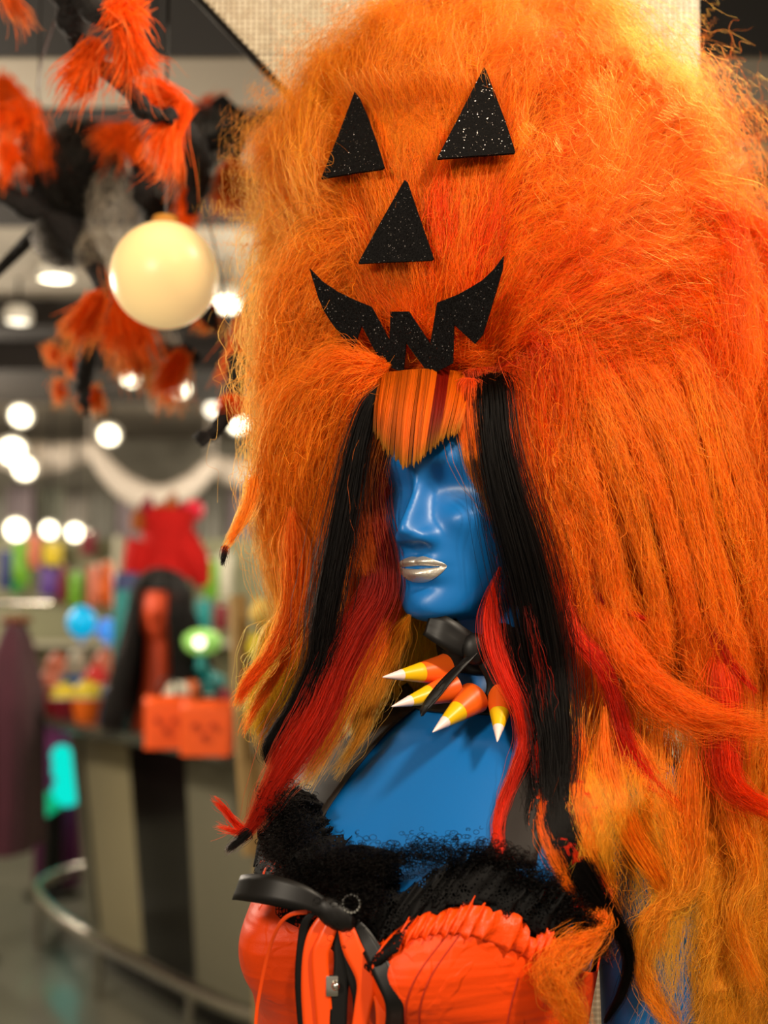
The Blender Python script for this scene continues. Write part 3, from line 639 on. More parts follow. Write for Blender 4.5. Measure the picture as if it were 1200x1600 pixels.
fall_lock([(455, 790, -40, 26), (462, 880, -50, 26), (455, 960, -55, 20), (425, 1020, -60, 14), (390, 1065, -60, 10), (368, 1102, -60, 3)], 650, (OR1, OR1, ORD*.5+OR1*.5, ORD), frizz=7, thick=.5, endvar=.22, startvar=.3)
fall_lock([(470, 940, -20, 16), (448, 1020, -25, 13), (415, 1075, -30, 9), (392, 1115, -30, 5), (378, 1148, -30, 2)], 240, (OR1, OR1, ORD), frizz=8, thick=.5, endvar=.3)
fall_lock([(400, 740, -20, 16), (388, 790, -30, 12), (368, 830, -35, 8), (352, 860, -35, 4)], 200, (ORG, ORG, OR1), frizz=5)
fall_lock([(352, 852, -35, 4), (350, 866, -35, 5), (348, 884, -35, 3)], 130, (DRED, BLK, BLK), frizz=3)
for k in range(10):      # golden ends behind the black streak
    u0 = g.uniform(405, 470)
    fall_lock([(u0+20, 960, 20, 16), (u0, 1040, 20, 22), (u0-12, 1100, 20, 18), (u0+g.uniform(0, 20), g.uniform(1150, 1190), 15, 8)], 220, (GOLD, YEL, YEL, GOLD), frizz=9, thick=.6)
# golden hair hanging behind the neck, its yellow brightened to look backlit
for k in range(26):
    u0 = g.uniform(590, 730); u1 = u0-g.uniform(0, 30)
    fall_lock([(u0, 780, 70, 26), (u0, 880, 75, 30), (u1, 980, 80, 32), (u1-10, 1080, 80, 26), (u1-40, g.uniform(1120, 1180), 70, 14)], 420, (OR1*.7+GOLD*.2, GOLD, YEL, YEL*.9, GOLD), frizz=6, thick=.5, clumps=7, body_ok=False)
hs.build('left_fall_hair', H_OR, wig)
# ---- face-framing locks
hs = Hair()
for k, (du, dc) in enumerate(((0, 0), (8, 1))):
    fall_lock([(598-du, 640, -112, 14), (572-du, 700, -122, 20), (560-du, 770, -122, 22), (570-du, 850, -118, 20), (580-du, 900, -115, 18)], 500, (OR1*.7+GOLD*.15, OR1*.45, DRED*.6+OR1*.2, OR1*.5), frizz=3, thick=.5, tight=.3, body_ok=False)
fall_lock([(603, 665, -75, 10), (612, 720, -70, 14), (600, 800, -50, 14), (612, 880, -50, 14), (612, 940, -58, 18), (585, 1010, -75, 24), (545, 1080, -85, 28), (515, 1150, -90, 28), (475, 1235, -92, 20)], 1300, (ORD, ORD*.8, OR1, OR1, GOLD, GOLD*.9), frizz=3, thick=.5, tight=.4, body_ok=False)
fall_lock([(560, 860, -70, 16), (556, 940, -72, 20), (530, 1010, -78, 22), (515, 1060, -84, 18)], 500, (OR1, OR1, ORD), frizz=3, thick=.5)
fall_lock([(640, 960, -40, 14), (610, 1030, -55, 18), (580, 1100, -70, 20), (560, 1150, -80, 14), (520, 1215, -85, 8)], 260, (GOLD, GOLD*.7, GOLD*.5), frizz=7, thick=.5)
fall_lock([(732, 590, -138, 12), (730, 650, -158, 15), (742, 720, -152, 16), (760, 775, -138, 10), (772, 815, -128, 4)], 800, (ORD*.8, OR1, OR1*.6+GOLD*.2, OR1*.6), frizz=2, thick=.35, tight=.25, endvar=.08, root=.01, startvar=.01)
fall_lock([(748, 575, -120, 22), (752, 610, -125, 20), (758, 660, -128, 14)], 500, (ORD*.7, ORD*.8, OR1), frizz=3, thick=.4, root=.01, startvar=.01)
for j in range(7):
    u0 = 805+j*12; fall_lock([(u0-14, 570, -112, 12), (u0, 660, -128, 18), (u0+18, 760, -130, 20), (u0+38, 860, -122, 20), (u0+48, 980, -112, 16), (u0+55, 1120, -100, 10)], 420, (ORD, OR1, (OR1*.5+GOLD*.4) if j % 2 else ORD, ORD, OR1*.8), frizz=4, thick=.5, tight=.45)
fall_lock([(885, 1130, -120, 10), (900, 1230, -140, 14), (925, 1330, -155, 12), (945, 1420, -165, 9), (930, 1480, -180, 7)], 380, (OR1*.8, OR1, GOLD*.5+OR1*.5, OR1), frizz=5, thick=.5)
fall_lock([(850, 1220, -158, 8), (848, 1290, -162, 10), (880, 1370, -165, 10), (930, 1440, -168, 8), (950, 1500, -175, 8)], 260, (ORD, OR1*.8, OR1), frizz=5, thick=.4)
hs.build('face_framing_hair', H_OR, wig)
# ---- clipped fringe
hf = Hair(); n = 9000; K = 10
x = rng.uniform(0, 1, n); x = np.sort(x)
ru = 592+x*152; rv = 584-8*np.sin(x*PI); eu = 583+x*137
ev = np.interp(eu, [583, 600, 615, 630, 645, 658, 672, 686, 700, 720], [672, 694, 712, 727, 722, 714, 701, 688, 680, 668])+rng.normal(0, 2.2, n)+3*np.sin(eu*.9)
lay = rng.uniform(0, 1, n); t = np.linspace(0, 1, K)[None, :]
U = ru[:, None]*(1-t)+eu[:, None]*t+5*np.sin(t*PI)*(x[:, None]-.5)
V = rv[:, None]*(1-t)+ev[:, None]*t
cl = np.floor(x*30); strandz = ((np.sin(cl*12.9)*43758.5) % 1.0)
def forehead_d(u): return np.interp(u, [575, 600, 620, 645, 680, 720, 760], [-103, -138, -158, -164, -158, -140, -110])
D_ = forehead_d(U)-10-10*np.sin(t*PI*.6)-lay[:, None]*9-strandz[:, None]*5+46*(1-t)**2.5
U = U+(np.sin(cl*7.3)[:, None])*2.5*t+noise3(np.stack([U, V, D_], -1), 30, 1)*1.2
P = np.stack([U, V, D_], -1)
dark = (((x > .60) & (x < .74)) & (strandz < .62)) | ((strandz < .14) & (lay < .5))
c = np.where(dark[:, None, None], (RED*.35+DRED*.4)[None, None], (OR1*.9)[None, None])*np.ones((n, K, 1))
c = c*(1-(t**7)[..., None])+(GOLD*.55)*(t**7)[..., None]; c = c*(.55+.55*strandz[:, None, None])*(.6+.4*np.clip(t*2.2, 0, 1))[..., None]  # root shading put into the colour, darker towards the hairline
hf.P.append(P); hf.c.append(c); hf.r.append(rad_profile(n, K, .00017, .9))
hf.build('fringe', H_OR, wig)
# ---- streaks
hk = Hair()
def add(h, pts, n, cols, r=.00017, **k): h.add(lock(pts, n, 30, cols, **k), r)
add(hk, [(596, 600, -118, 7), (578, 630, -132, 10), (560, 690, -136, 13), (547, 760, -136, 17), (532, 840, -134, 20), (520, 900, -132, 21), (508, 970, -130, 21), (496, 1040, -126, 18), (468, 1100, -122, 16), (440, 1140, -118, 14), (424, 1172, -116, 14), (428, 1200, -116, 8)], 1500, (BLK, BLK*1.5, BLK), frizz=2.2, thick=.4, tight=.35, endvar=.05)
hk.build('black_streak', H_BK, wig, 'slim black streak framing the far side of the face')
hk = Hair()
add(hk, [(762, 580, -118, 16), (767, 620, -150, 19), (773, 690, -162, 21), (790, 770, -164, 24), (812, 850, -160, 28), (832, 930, -154, 30), (848, 1010, -150, 30), (860, 1090, -150, 27), (868, 1160, -155, 24), (868, 1230, -160, 20), (872, 1290, -168, 18), (905, 1360, -176, 17), (940, 1415, -182, 13), (968, 1455, -182, 9), (982, 1500, -178, 6), (972, 1550, -172, 5), (945, 1598, -165, 3)], 2600, (BLK, BLK*1.6, BLK), frizz=2.6, thick=.4, tight=.35, endvar=.06, root=.01, startvar=.01)
add(hk, [(800, 980, -130, 14), (822, 1060, -140, 16), (838, 1140, -150, 16), (835, 1220, -158, 12), (830, 1300, -165, 8)], 300, (BLK, BLK), frizz=9, thick=.5, endvar=.2)
hk.build('black_streak', H_BK, wig, 'broad black streak hanging over the near shoulder')
hr = Hair()
add(hr, [(596, 660, -100, 10), (574, 720, -108, 16), (578, 800, -110, 17), (595, 870, -110, 17), (592, 925, -112, 20), (558, 985, -116, 24), (525, 1050, -120, 26), (500, 1110, -124, 28), (465, 1170, -128, 27), (430, 1225, -130, 20), (400, 1280, -130, 12), (380, 1310, -130, 8)], 1800, (DRED, DRED*.8, DRED, RED*.45, RED*.55, RED*.5, RED*.4), frizz=2.5, thick=.45, tight=.4, endvar=.06, body_ok=False)
add(hr, [(392, 1300, -130, 7), (372, 1292, -132, 7), (350, 1265, -135, 3), (330, 1247, -138, 1)], 130, (RED, RED), frizz=5)
add(hr, [(385, 1305, -128, 6), (360, 1298, -130, 4), (335, 1292, -130, 2)], 60, (RED, RED), frizz=6)
hr.build('red_streak', H_OR, wig, 'dark red wavy streak on the far side, ending over the shoulder')
add(hk2 := Hair(), [(392, 1296, -134, 6), (372, 1315, -136, 7), (352, 1330, -136, 6)], 220, (BLK, BLK*2), frizz=3); hk2.build('black_streak', H_BK, wig, 'short black hair tip over the far shoulder')
hr = Hair()
add(hr, [(782, 885, -110, 8), (768, 940, -125, 10), (770, 1000, -140, 12), (790, 1060, -152, 11), (812, 1110, -158, 10), (818, 1160, -162, 9), (803, 1210, -166, 8), (783, 1260, -172, 7), (777, 1310, -190, 6), (800, 1365, -215, 5), (850, 1395, -225, 5), (895, 1415, -215, 4), (925, 1445, -205, 3)], 620, (RED, RED, RED*.7, RED, RED*.6), frizz=2.5, thick=.5, tight=.4, endvar=.05)
add(hr, [(845, 1150, -170, 3), (838, 1190, -175, 6), (838, 1235, -178, 6), (850, 1262, -178, 4)], 260, (RED, RED, ORD), frizz=2, thick=.5, endvar=.05)
add(hr, [(872, 1300, -182, 4), (900, 1340, -190, 8), (935, 1385, -194, 9), (952, 1420, -194, 4)], 360, (RED, RED*.8, RED), frizz=3, thick=.5)
add(hr, [(812, 900, -150, 6), (830, 980, -168, 14), (850, 1080, -168, 14), (862, 1190, -172, 10), (868, 1290, -176, 8)], 26, (RED*.4, RED*.5, OR1*.4), frizz=9, thick=.3, tight=.0, r=.00013, startvar=.45, endvar=.4)
add(hr, [(885, 1180, -120, 5), (905, 1220, -130, 6), (935, 1270, -140, 5), (945, 1310, -140, 3)], 120, (RED, ORD), frizz=4)
hr.build('red_streak', H_OR, wig, 'bright red wavy streak crossing the near strap')
# ---- black glitter face: flat foam pieces laid on the front of the wig
def patch(name, uv, th=3.4, lift=1.065, label=None):
    uv = np.array(uv); c = uv.mean(0); h = 30
    d0 = dome_d(*c, lift); du = (dome_d(c[0]+h, c[1], lift)-dome_d(c[0]-h, c[1], lift))/(2*h); dv = (dome_d(c[0], c[1]+h, lift)-dome_d(c[0], c[1]-h, lift))/(2*h)
    pts = [L(u, v, d0+du*(u-c[0])+dv*(v-c[1])-6) for u, v in uv]
    nrm = (pts[1]-pts[0]).cross(pts[-1]-pts[0]).normalized()
    if nrm.y > 0: nrm = -nrm
    bm = prism(B(), pts, -nrm*th*SREF)
    bmesh.ops.bevel(bm, geom=[e for e in bm.edges if e.calc_face_angle(0) > .9], offset=.0004, segments=1, affect='EDGES')
    bmesh.ops.triangulate(bm, faces=bm.faces[:])
    o = obj(name, bm, M['glitter'], wig, True, smooth=False)
    if label: o['label'] = label
patch('eye_patch', [(554, 143), (561, 152), (575, 185), (588, 222), (600, 261), (596, 264), (552, 270), (502, 279), (503, 275), (528, 212)], label='black glitter triangle eye, the smaller one')
patch('eye_patch', [(756, 105), (759, 108), (775, 150), (790, 190), (805, 236), (803, 239), (745, 243), (683, 248), (684, 245), (718, 180)], label='black glitter triangle eye, the larger one')
patch('nose_patch', [(632, 281), (636, 284), (650, 325), (664, 366), (677, 404), (674, 407), (620, 409), (560, 412), (561, 408), (594, 348)])
patch('mouth_patch', [(483.6, 420), (503, 440), (527, 456), (556, 470), (579, 479), (583, 485), (608.5, 533), (610, 487), (638, 486.7), (672, 538), (682.7, 473), (716.5, 459.7), (735, 449), (753.6, 437.8), (772, 420), (786.7, 400), (784.7, 421), (776, 452), (765.4, 486.7), (753.6, 524), (741.8, 537.3), (724, 521), (709, 507), (708, 540), (707, 567.7), (690, 577), (671, 585), (652, 560), (634, 535), (632, 560), (629.4, 582), (612, 575), (595.7, 566), (580, 538), (565, 508), (558, 528), (552.8, 545), (535, 527), (518, 505), (506, 486), (497, 465)])
# ------------------------------------------------------------------ choker with candy-corn spikes
M['satin'] = mat('black_satin', srgb(14, 12, 11), .46, spec=.35)
M['satin_or'] = mat('orange_satin', srgb(238, 74, 8), .36)
M['spike_or'] = mat('spike_orange', srgb(225, 90, 20), .35); M['spike_ye'] = mat('spike_yellow', srgb(215, 170, 10), .35); M['spike_wh'] = mat('spike_white', srgb(225, 200, 195), .35)
def neck_pt(th, v, off):
    return torso_pt(th, v, off)
chk = tag(empty('spiked_choker', tuple(L(770, 1060, 0))), 'black satin choker with bow and candy-corn coloured spikes round the mannequin neck', 'choker')
def band(v0f, v1f, off, name, th=.0018, n=90):
    rows = []
    for j in range(7):
        t = j/6; rows.append([torso_pt(a, v0f(a)*(1-t)+v1f(a)*t, off) for a in np.linspace(0, 2*PI, n, endpoint=False)])
    bm = B(); grid_faces(bm, rows, closed=True); o = obj(name, bm, M['satin'], chk, True); solid(o, th); return o
band(lambda a: 1074+8*math.cos(a), lambda a: 1100+8*math.cos(a), .004, 'collar')
band(lambda a: 1000+16*math.cos(a-.3), lambda a: 1032+18*math.cos(a-.3), .0035, 'neck_ribbon')
def spike(base, tip, r):
    b0, t0 = L(*base), L(*tip); ax = (t0-b0); Lh = ax.length; q = ax.to_track_quat('Z', 'Y').to_matrix().to_4x4(); MM = Matrix.Translation(b0) @ q
    e = empty('spike', b0); attach(e, chk, True)
    for nm, t1, t2, m in (('orange_band', 0, .40, 'spike_or'), ('yellow_band', .40, .70, 'spike_ye'), ('white_tip', .70, 1, 'spike_wh')):
        R = lambda t: r*(1-t)**.92+.0004
        pr = [(R(t1)*(.9 if t1 == 0 else 1), t1*Lh)]+[(R(t1+(t2-t1)*k/5)*(1 if k else 1), (t1+(t2-t1)*k/5)*Lh+(.0008 if (k == 0) else 0)) for k in range(6)]
        o = obj(nm, lathe(B(), pr, 28, M=MM), M[m]); o.parent = e; o.matrix_parent_inverse = Matrix.Translation(-Vector(b0))
spike((696, 1046, -80), (598, 1058, -150), .0135)
spike((708, 1074, -95), (612, 1104, -165), .0130)
spike((741, 1090, -105), (676, 1144, -178), .0142)
spike((783, 1086, -105), (777, 1159, -178), .0130)
spike((868, 1085, -75), (893, 1132, -120), .0120)
# bow: knot, upper loop and the pointed tail
bw = B(); ribbon(bw, [L(742, 1012, -118), L(715, 1000, -128), L(690, 985, -128), L(667, 975, -118)], [.020, .026, .026, .020], Vector((.35, .1, 1)), res=24, ripple=.0008); solid(obj('bow_loop', bw, M['satin'], chk, True), .0012)
bw = B(); ribbon(bw, [L(735, 1010, -112), L(700, 985, -112), L(672, 985, -112)], [.018, .03, .012], Vector((.1, .3, 1)), res=24); solid(obj('bow_loop', bw, M['satin'], chk, True), .0012)
bw = B(); ribbon(bw, [L(742, 1018, -126), L(718, 1042, -140), L(692, 1070, -152), L(672, 1098, -160), L(659, 1119, -164)], [.020, .021, .021, .018, .0015], Vector((1, -.1, .55)), res=30, ripple=.0006); solid(obj('bow_tail', bw, M['satin'], chk, True), .001)
bw = B(); ribbon(bw, [L(745, 1012, -118), L(765, 1035, -122), L(775, 1062, -118), L(770, 1085, -116)], [.018, .02, .018, .016], Vector((1, -.1, .4)), res=24); solid(obj('bow_tail', bw, M['satin'], chk, True), .001)
bw = B(); ribbon(bw, [L(742, 1014, -120), L(765, 1002, -126), L(792, 1002, -122), L(812, 1018, -112)], [.014, .026, .030, .022], Vector((.1, .1, 1)), res=24, ripple=.0008); solid(obj('bow_loop', bw, M['satin'], chk, True), .0012)
bw = B(); bmesh.ops.create_uvsphere(bw, u_segments=24, v_segments=14, radius=1, matrix=Matrix.Translation(L(742, 1014, -122)) @ Matrix.Diagonal((.012, .008, .014, 1))); obj('bow_knot', bw, M['satin'], chk, True)
# ------------------------------------------------------------------ corset
def corset_mat():
    m = mat('orange_brocade_satin', srgb(228, 66, 4), .45, spec=.3); nt = m.node_tree; b = nt.nodes['Principled BSDF']; l = nt.links.new
    tc = N(nt, 'ShaderNodeTexCoord'); nz = N(nt, 'ShaderNodeTexNoise'); nz.inputs['Scale'].default_value = 16; nz.inputs['Detail'].default_value = 1; nz.inputs['Distortion'].default_value = 2.5
    l(tc.outputs['Object'], nz.inputs['Vector'])
    vo = N(nt, 'ShaderNodeTexVoronoi'); vo.inputs['Scale'].default_value = 90; l(tc.outputs['Object'], vo.inputs['Vector'])
    r = N(nt, 'ShaderNodeMapRange'); r.inputs[1].default_value = .55; r.inputs[2].default_value = .62; l(nz.outputs['Fac'], r.inputs[0])
    mu = N(nt, 'ShaderNodeMath', operation='MULTIPLY'); l(r.outputs[0], mu.inputs[0]); l(vo.outputs['Distance'], mu.inputs[1])
    wv = N(nt, 'ShaderNodeTexNoise'); wv.inputs['Scale'].default_value = 1500; l(tc.outputs['Object'], wv.inputs['Vector'])
    # soft pulled creases
    mp = N(nt, 'ShaderNodeMapping'); mp.inputs['Scale'].default_value = (6, 6, 55); mp.inputs['Rotation'].default_value = (0, .25, 0); l(tc.outputs['Object'], mp.inputs[0])
    cr = N(nt, 'ShaderNodeTexNoise'); cr.inputs['Scale'].default_value = 1.0; cr.inputs['Detail'].default_value = 2; l(mp.outputs[0], cr.inputs['Vector'])
    a1 = N(nt, 'ShaderNodeMath', operation='MULTIPLY_ADD'); a1.inputs[1].default_value = .25; l(mu.outputs[0], a1.inputs[0]); 
    a2 = N(nt, 'ShaderNodeMath', operation='MULTIPLY_ADD'); a2.inputs[1].default_value = .06; l(wv.outputs['Fac'], a2.inputs[0]); l(cr.outputs['Fac'], a2.inputs[2]); l(a2.outputs[0], a1.inputs[2])
    bp = N(nt, 'ShaderNodeBump'); bp.inputs['Strength'].default_value = .7; bp.inputs['Distance'].default_value = .006; l(a1.outputs[0], bp.inputs['Height']); l(bp.outputs[0], b.inputs['Normal'])
    return m
M['corset'] = corset_mat(); M['ruffle'] = mat('orange_ruffle_satin', srgb(232, 68, 5), .42, spec=.35, bump=.3, bscale=90)
M['seam'] = mat('dark_orange_stitching', srgb(170, 40, 4), .7)
def lace_mat():
    m = mat('black_lace', srgb(6, 5, 5), .75, spec=.2); nt = m.node_tree; b = nt.nodes['Principled BSDF']; l = nt.links.new
    tc = N(nt, 'ShaderNodeTexCoord'); vo = N(nt, 'ShaderNodeTexVoronoi', feature='DISTANCE_TO_EDGE'); vo.inputs['Scale'].default_value = 330; l(tc.outputs['Object'], vo.inputs['Vector'])
    nz = N(nt, 'ShaderNodeTexNoise'); nz.inputs['Scale'].default_value = 70; l(tc.outputs['Object'], nz.inputs['Vector'])
    r = N(nt, 'ShaderNodeMapRange'); r.inputs[1].default_value = .45; r.inputs[2].default_value = .56; r.inputs[3].default_value = .10; r.inputs[4].default_value = .30; l(nz.outputs['Fac'], r.inputs[0])
    lt = N(nt, 'ShaderNodeMath', operation='LESS_THAN'); l(vo.outputs['Distance'], lt.inputs[0]); l(r.outputs[0], lt.inputs[1]); l(lt.outputs[0], b.inputs['Alpha'])
    return m
M['lace'] = lace_mat()
cor = tag(empty('corset', tuple(L(660, 1600, 0))), 'orange satin corset with gathered ruffle, black lace and ribbon bow', 'corset')
EU = [300, 388, 398, 420, 450, 480, 520, 548, 575, 600, 625, 660, 700, 740, 780, 820, 850, 880, 910, 940, 980, 1100]
EV = [1300, 1298, 1312, 1336, 1362, 1385, 1408, 1424, 1432, 1412, 1388, 1374, 1368, 1372, 1385, 1404, 1418, 1440, 1462, 1485, 1500, 1510]
NT = 240
def top_v(th):
    if math.cos(th-.1) < -.15: return 1400.0 if math.sin(th) > 0 else 1330.
    v = 1400.
    for _ in range(25):
        u = UV(torso_pt(th, v, .006))[0]; v = .6*v+.4*np.interp(u, EU, EV)
    return float(v)
THS = np.linspace(-PI, PI, NT, endpoint=False); TV = np.array([top_v(t) for t in THS])
kk = np.hanning(5); kk /= kk.sum(); TV = np.convolve(np.r_[TV[-2:], TV, TV[:2]], kk, 'valid')
rows = []
for j in range(70):
    t = (j/69)**1.1; rows.append([torso_pt(THS[i], TV[i]+(1960-TV[i])*t, .0055) for i in range(NT)])
bm = B(); grid_faces(bm, rows, closed=True); o = obj('bodice', bm, M['corset'], cor, True); solid(o, .0016)
# boning seams: raised cords with stitching either side
def th_of_u(u, v):
    best = min((t for t in THS if math.cos(t+.6) > -.05), key=lambda t: abs(UV(torso_pt(t, v, .006))[0]-u)); return best
for (u0, v0, u1, v1) in ((712, 1374, 632, 1640), (726, 1376, 650, 1640), (838, 1452, 770, 1640), (392, 1330, 412, 1640), (405, 1345, 424, 1640)):
    t0, t1 = th_of_u(u0, v0), th_of_u(u1, v1); pts = [torso_pt(t0+(t1-t0)*k, v0+(v1-v0)*k, .0068) for k in np.linspace(0, 1, 30)]
    obj('seam', tube(B(), pts, .0007, 5), M['seam'], cor, True)
def frill(name, m, u_lo, u_hi, lo, hi, amp, freq, off, rows_n=9, n=420, taper=.5, seed=0, jit=0.0, vshift=0, th=.0006, lean=0.0):
    """gathered strip along the top edge; lo/hi px below/above the edge"""
    g2 = np.random.default_rng(seed); sel = [i for i in range(NT) if math.cos(THS[i]+.6) > -.25 and u_lo <= UV(torso_pt(THS[i], TV[i], .006))[0] <= u_hi]
    ta, tb = THS[sel[0]], THS[sel[-1]]; al = np.linspace(ta, tb, n); tvv = np.interp(al, THS, TV)+vshift
    ph = np.cumsum(1+.55*np.sin(np.linspace(0, 37, n)+seed)+g2.uniform(-.3, .3, n)); ph = ph/ph[-1]*freq*2*PI
    hj = 1+jit*np.interp(np.linspace(0, 1, n), np.linspace(0, 1, int(freq)), g2.uniform(-1, 1, int(freq)))
    R = []
    for j in range(rows_n):
        t = j/(rows_n-1); r = []
        for i in range(n):
            flare = abs(t-taper)/max(taper, 1-taper); a = amp*(.25+.75*flare)
            v = tvv[i]+lo-(lo+hi)*t*hj[i]
            p = torso_pt(al[i]+.012*math.cos(ph[i])*flare, v, off+a*math.sin(ph[i]+.4*math.sin(t*5))+.0035*math.sin(PI*t)+lean*t)
            r.append(p+Vector((0, 0, .0016*math.sin(ph[i]*.5+1)*flare)))
        R.append(r)
    bm = B(); grid_faces(bm, R); o = obj(name, bm, m, cor, True, smooth=2); solid(o, th); return o
frill('ruffle', M['ruffle'], 565, 960, 18, 20, .0036, 62, .009, n=700, seed=3, jit=.35)
frill('ruffle', M['ruffle'], 386, 430, 12, 26, .004, 8, .008, n=160, seed=5, jit=.3)
frill('ruffle', M['ruffle'], 545, 640, 10, 14, .003, 16, .008, n=200, seed=9, jit=.3)
for k in range(5):
    frill('lace_trim', M['lace'], 398+k*10, 960, 14-6*k, 34+9*k, .006+.001*k, 30-2*k, .0025+.0012*k, rows_n=12, n=380, seed=20+k, jit=.4, taper=.3, th=.0003, vshift=-22 if k < 4 else -10)
frill('lace_trim', M['lace'], 440, 640, 20, 30, .004, 13, .013, rows_n=12, n=300, seed=31, jit=.5, th=.0003)
frill('lace_trim', M['lace'], 392, 520, -5, 75, .009, 9, .008, rows_n=14, n=260, seed=33, jit=.3, th=.0003)
frill('lace_trim', M['lace'], 392, 520, 0, 60, .012, 11, .004, rows_n=14, n=260, seed=35, jit=.3, th=.0003)
# crumpled lace heaps: over the far shoulder strap and at the centre
def crumple(c, ru, rv, rd, seed, n=5):
    for q in range(n):
        g2 = np.random.default_rng(seed+q); R = []; NN = 60
        for j in range(24):
            r = []
            for i in range(NN):
                a, b = (i/(NN-1)-.5)*2, (j/23-.5)*2
                e = np.array([a, b, 0.0]); 
                nz_ = noise3(e[None]*2.1+seed+q*7, .5, q % 9)[0]; n2 = noise3(e[None]*2.1+seed*3+q*5, .4, (q+3) % 9)[0]
                u = c[0]+ru*a*(1+.15*n2)*math.sqrt(max(0, 1-.45*b*b))+6*n2; v = c[1]+rv*b*(1+.15*nz_)*math.sqrt(max(0, 1-.45*a*a))+6*nz_
                d = c[2]-rd*(1-a*a*.8-b*b*.5)*.6+rd*.45*nz_+q*4
                r.append(L(u, v, d))
            R.append(r)
        bm = B(); grid_faces(bm, R); o = obj('lace_trim', bm, M['lace'], cor, True, smooth=2); solid(o, .0003)
crumple((452, 1288, -95), 50, 56, 26, 41, 5)
crumple((497, 1372, -170), 52, 50, 26, 61, 4)
crumple((556, 1362, -205), 62, 42, 24, 81, 4)
# loose lace threads: tiny curls and picots over the heaps
def lace_loops(n, path, spread, lift):
    Gd = smoothpath(path, 200); i = rng.integers(0, 200, n); c = Gd[i, :2]+rng.normal(0, 1, (n, 2))*np.array(spread); K = 14
    ok = c[:, 0] > 404; c, i = c[ok], i[ok]; n = len(c); r = rng.uniform(2.2, 6.5, (n, 1)); a = rng.uniform(0, 6.28, (n, 1))+np.linspace(0, 1, K)[None]*rng.uniform(3, 7.5, (n, 1)); el = rng.uniform(.5, 1, (n, 1))
    P = np.zeros((n, K, 3)); P[..., 0] = c[:, :1]+r*np.cos(a); P[..., 1] = c[:, 1:]+r*el*np.sin(a)
    base = np.minimum(front_d(c[:, 0], c[:, 1]), np.interp(i, np.arange(200), Gd[:, 2])) if len(path[0]) > 2 else front_d(c[:, 0], c[:, 1])
    P[..., 2] = base[:, None]-lift-rng.uniform(0, 10, (n, 1))+3*np.sin(a*1.3)
    return P
lp_ = [lace_loops(2600, [(410, 1262, -110), (450, 1270, -118), (470, 1320, -135), (500, 1360, -195), (545, 1350, -228), (560, 1385, -240), (540, 1410, -250)], (16, 20), 14), lace_loops(3200, [(560, 1362, -228), (600, 1348, -215), (660, 1335, -215), (730, 1334, -225), (790, 1345, -235), (850, 1380, -235), (905, 1432, -220), (940, 1480, -205)], (10, 13), 16),
       lace_loops(900, [(410, 1310, -130), (440, 1350, -160), (480, 1395, -205), (530, 1420, -245), (600, 1400, -250)], (9, 9), 12)]
strands('lace_threads', lp_, [rad_profile(p.shape[0], 14, .00020, .9) for p in lp_], [np.tile(BLK*.9, (p.shape[0], 14, 1)) for p in lp_], H_BK, cor)
# straps: sheer black ribbon
M['strap'] = mat('sheer_black_strap', srgb(34, 28, 25), .6, spec=.3)
def FL(u, v, lift=6): return L(u, v, float(front_d(u, v))-lift)
def surface_strap(path, wpx, lift=5, th=.0008):
    Q = smoothpath(np.array([(*p, w) for p, w in zip(path, wpx)], float), 40); T = np.gradient(Q[:, :2], axis=0); T /= np.linalg.norm(T, axis=1)[:, None]; rows = []
    for q, t in zip(Q, T):
        r = []
        for x in np.linspace(-.5, .5, 9):
            u, v = q[0]-t[1]*q[2]*x, q[1]+t[0]*q[2]*x; r.append(L(u, v, float(front_d(u, v))-lift-1.5*math.sin(x*6)))
        rows.append(r)
    sb = B(); grid_faces(sb, rows); return solid(obj('strap', sb, M['strap'], cor, True, smooth=2), th)
surface_strap([(446, 1296), (478, 1248), (528, 1188), (590, 1124), (648, 1082)], [84, 76, 62, 50, 38])
surface_strap([(800, 1345), (812, 1280), (832, 1200), (850, 1130), (862, 1085)], [78, 72, 62, 54, 44])
# bow with trailing ribbons at the centre
def rb(name, pts, wd, m, wdir=Vector((1, -.2, .05)), rip=.0, res=44):
    b_ = B(); F_ = lambda p: min(p[2], float(front_d(p[0], p[1]))-17)
    P_ = [L(*p) if name == 'bow_loop' and p[1] < 1450 else L(p[0], p[1], F_(p)) for p in pts]
    ribbon(b_, P_, wd, wdir, res=res, ripple=rip) if name == 'bow_loop' else flat_ribbon(b_, P_, wd, res=res); return solid(obj(name, b_, M[m], cor, True), .0007)
rb('bow_loop', [(525, 1428, -262), (480, 1404, -270), (430, 1390, -262), (392, 1386, -240), (370, 1387, -214), (380, 1390, -190), (430, 1400, -200), (510, 1424, -238)], [.010, .017, .021, .0215, .020, .018, .016, .010], 'satin', [Vector((.35, .25, 1))]*8)
rb('bow_loop', [(520, 1430, -252), (500, 1424, -256), (480, 1436, -254), (472, 1470, -250), (468, 1540, -248), (476, 1640, -246)], .0075, 'satin')
rb('ribbon_tail', [(528, 1432, -256), (535, 1500, -262), (530, 1560, -262), (527, 1650, -262)], .0135, 'satin')
rb('ribbon_tail', [(540, 1432, -258), (572, 1470, -266), (598, 1520, -268), (618, 1568, -266), (612, 1620, -262), (590, 1670, -260)], [.012, .0145, .016, .016, .0145, .012], 'satin')
rb('ribbon_tail', [(534, 1436, -257), (540, 1480, -264), (552, 1530, -266), (560, 1570, -264), (558, 1660, -262)], .0085, 'satin')
rb('ribbon_tail', [(515, 1428, -254), (492, 1470, -258), (486, 1540, -258), (492, 1650, -256)], [.012, .0145, .0155, .015], 'satin_or')
rb('ribbon_tail', [(512, 1424, -250), (440, 1440, -242), (404, 1560, -200), (398, 1680, -190)], [.004, .003, .003, .003], 'satin_or')
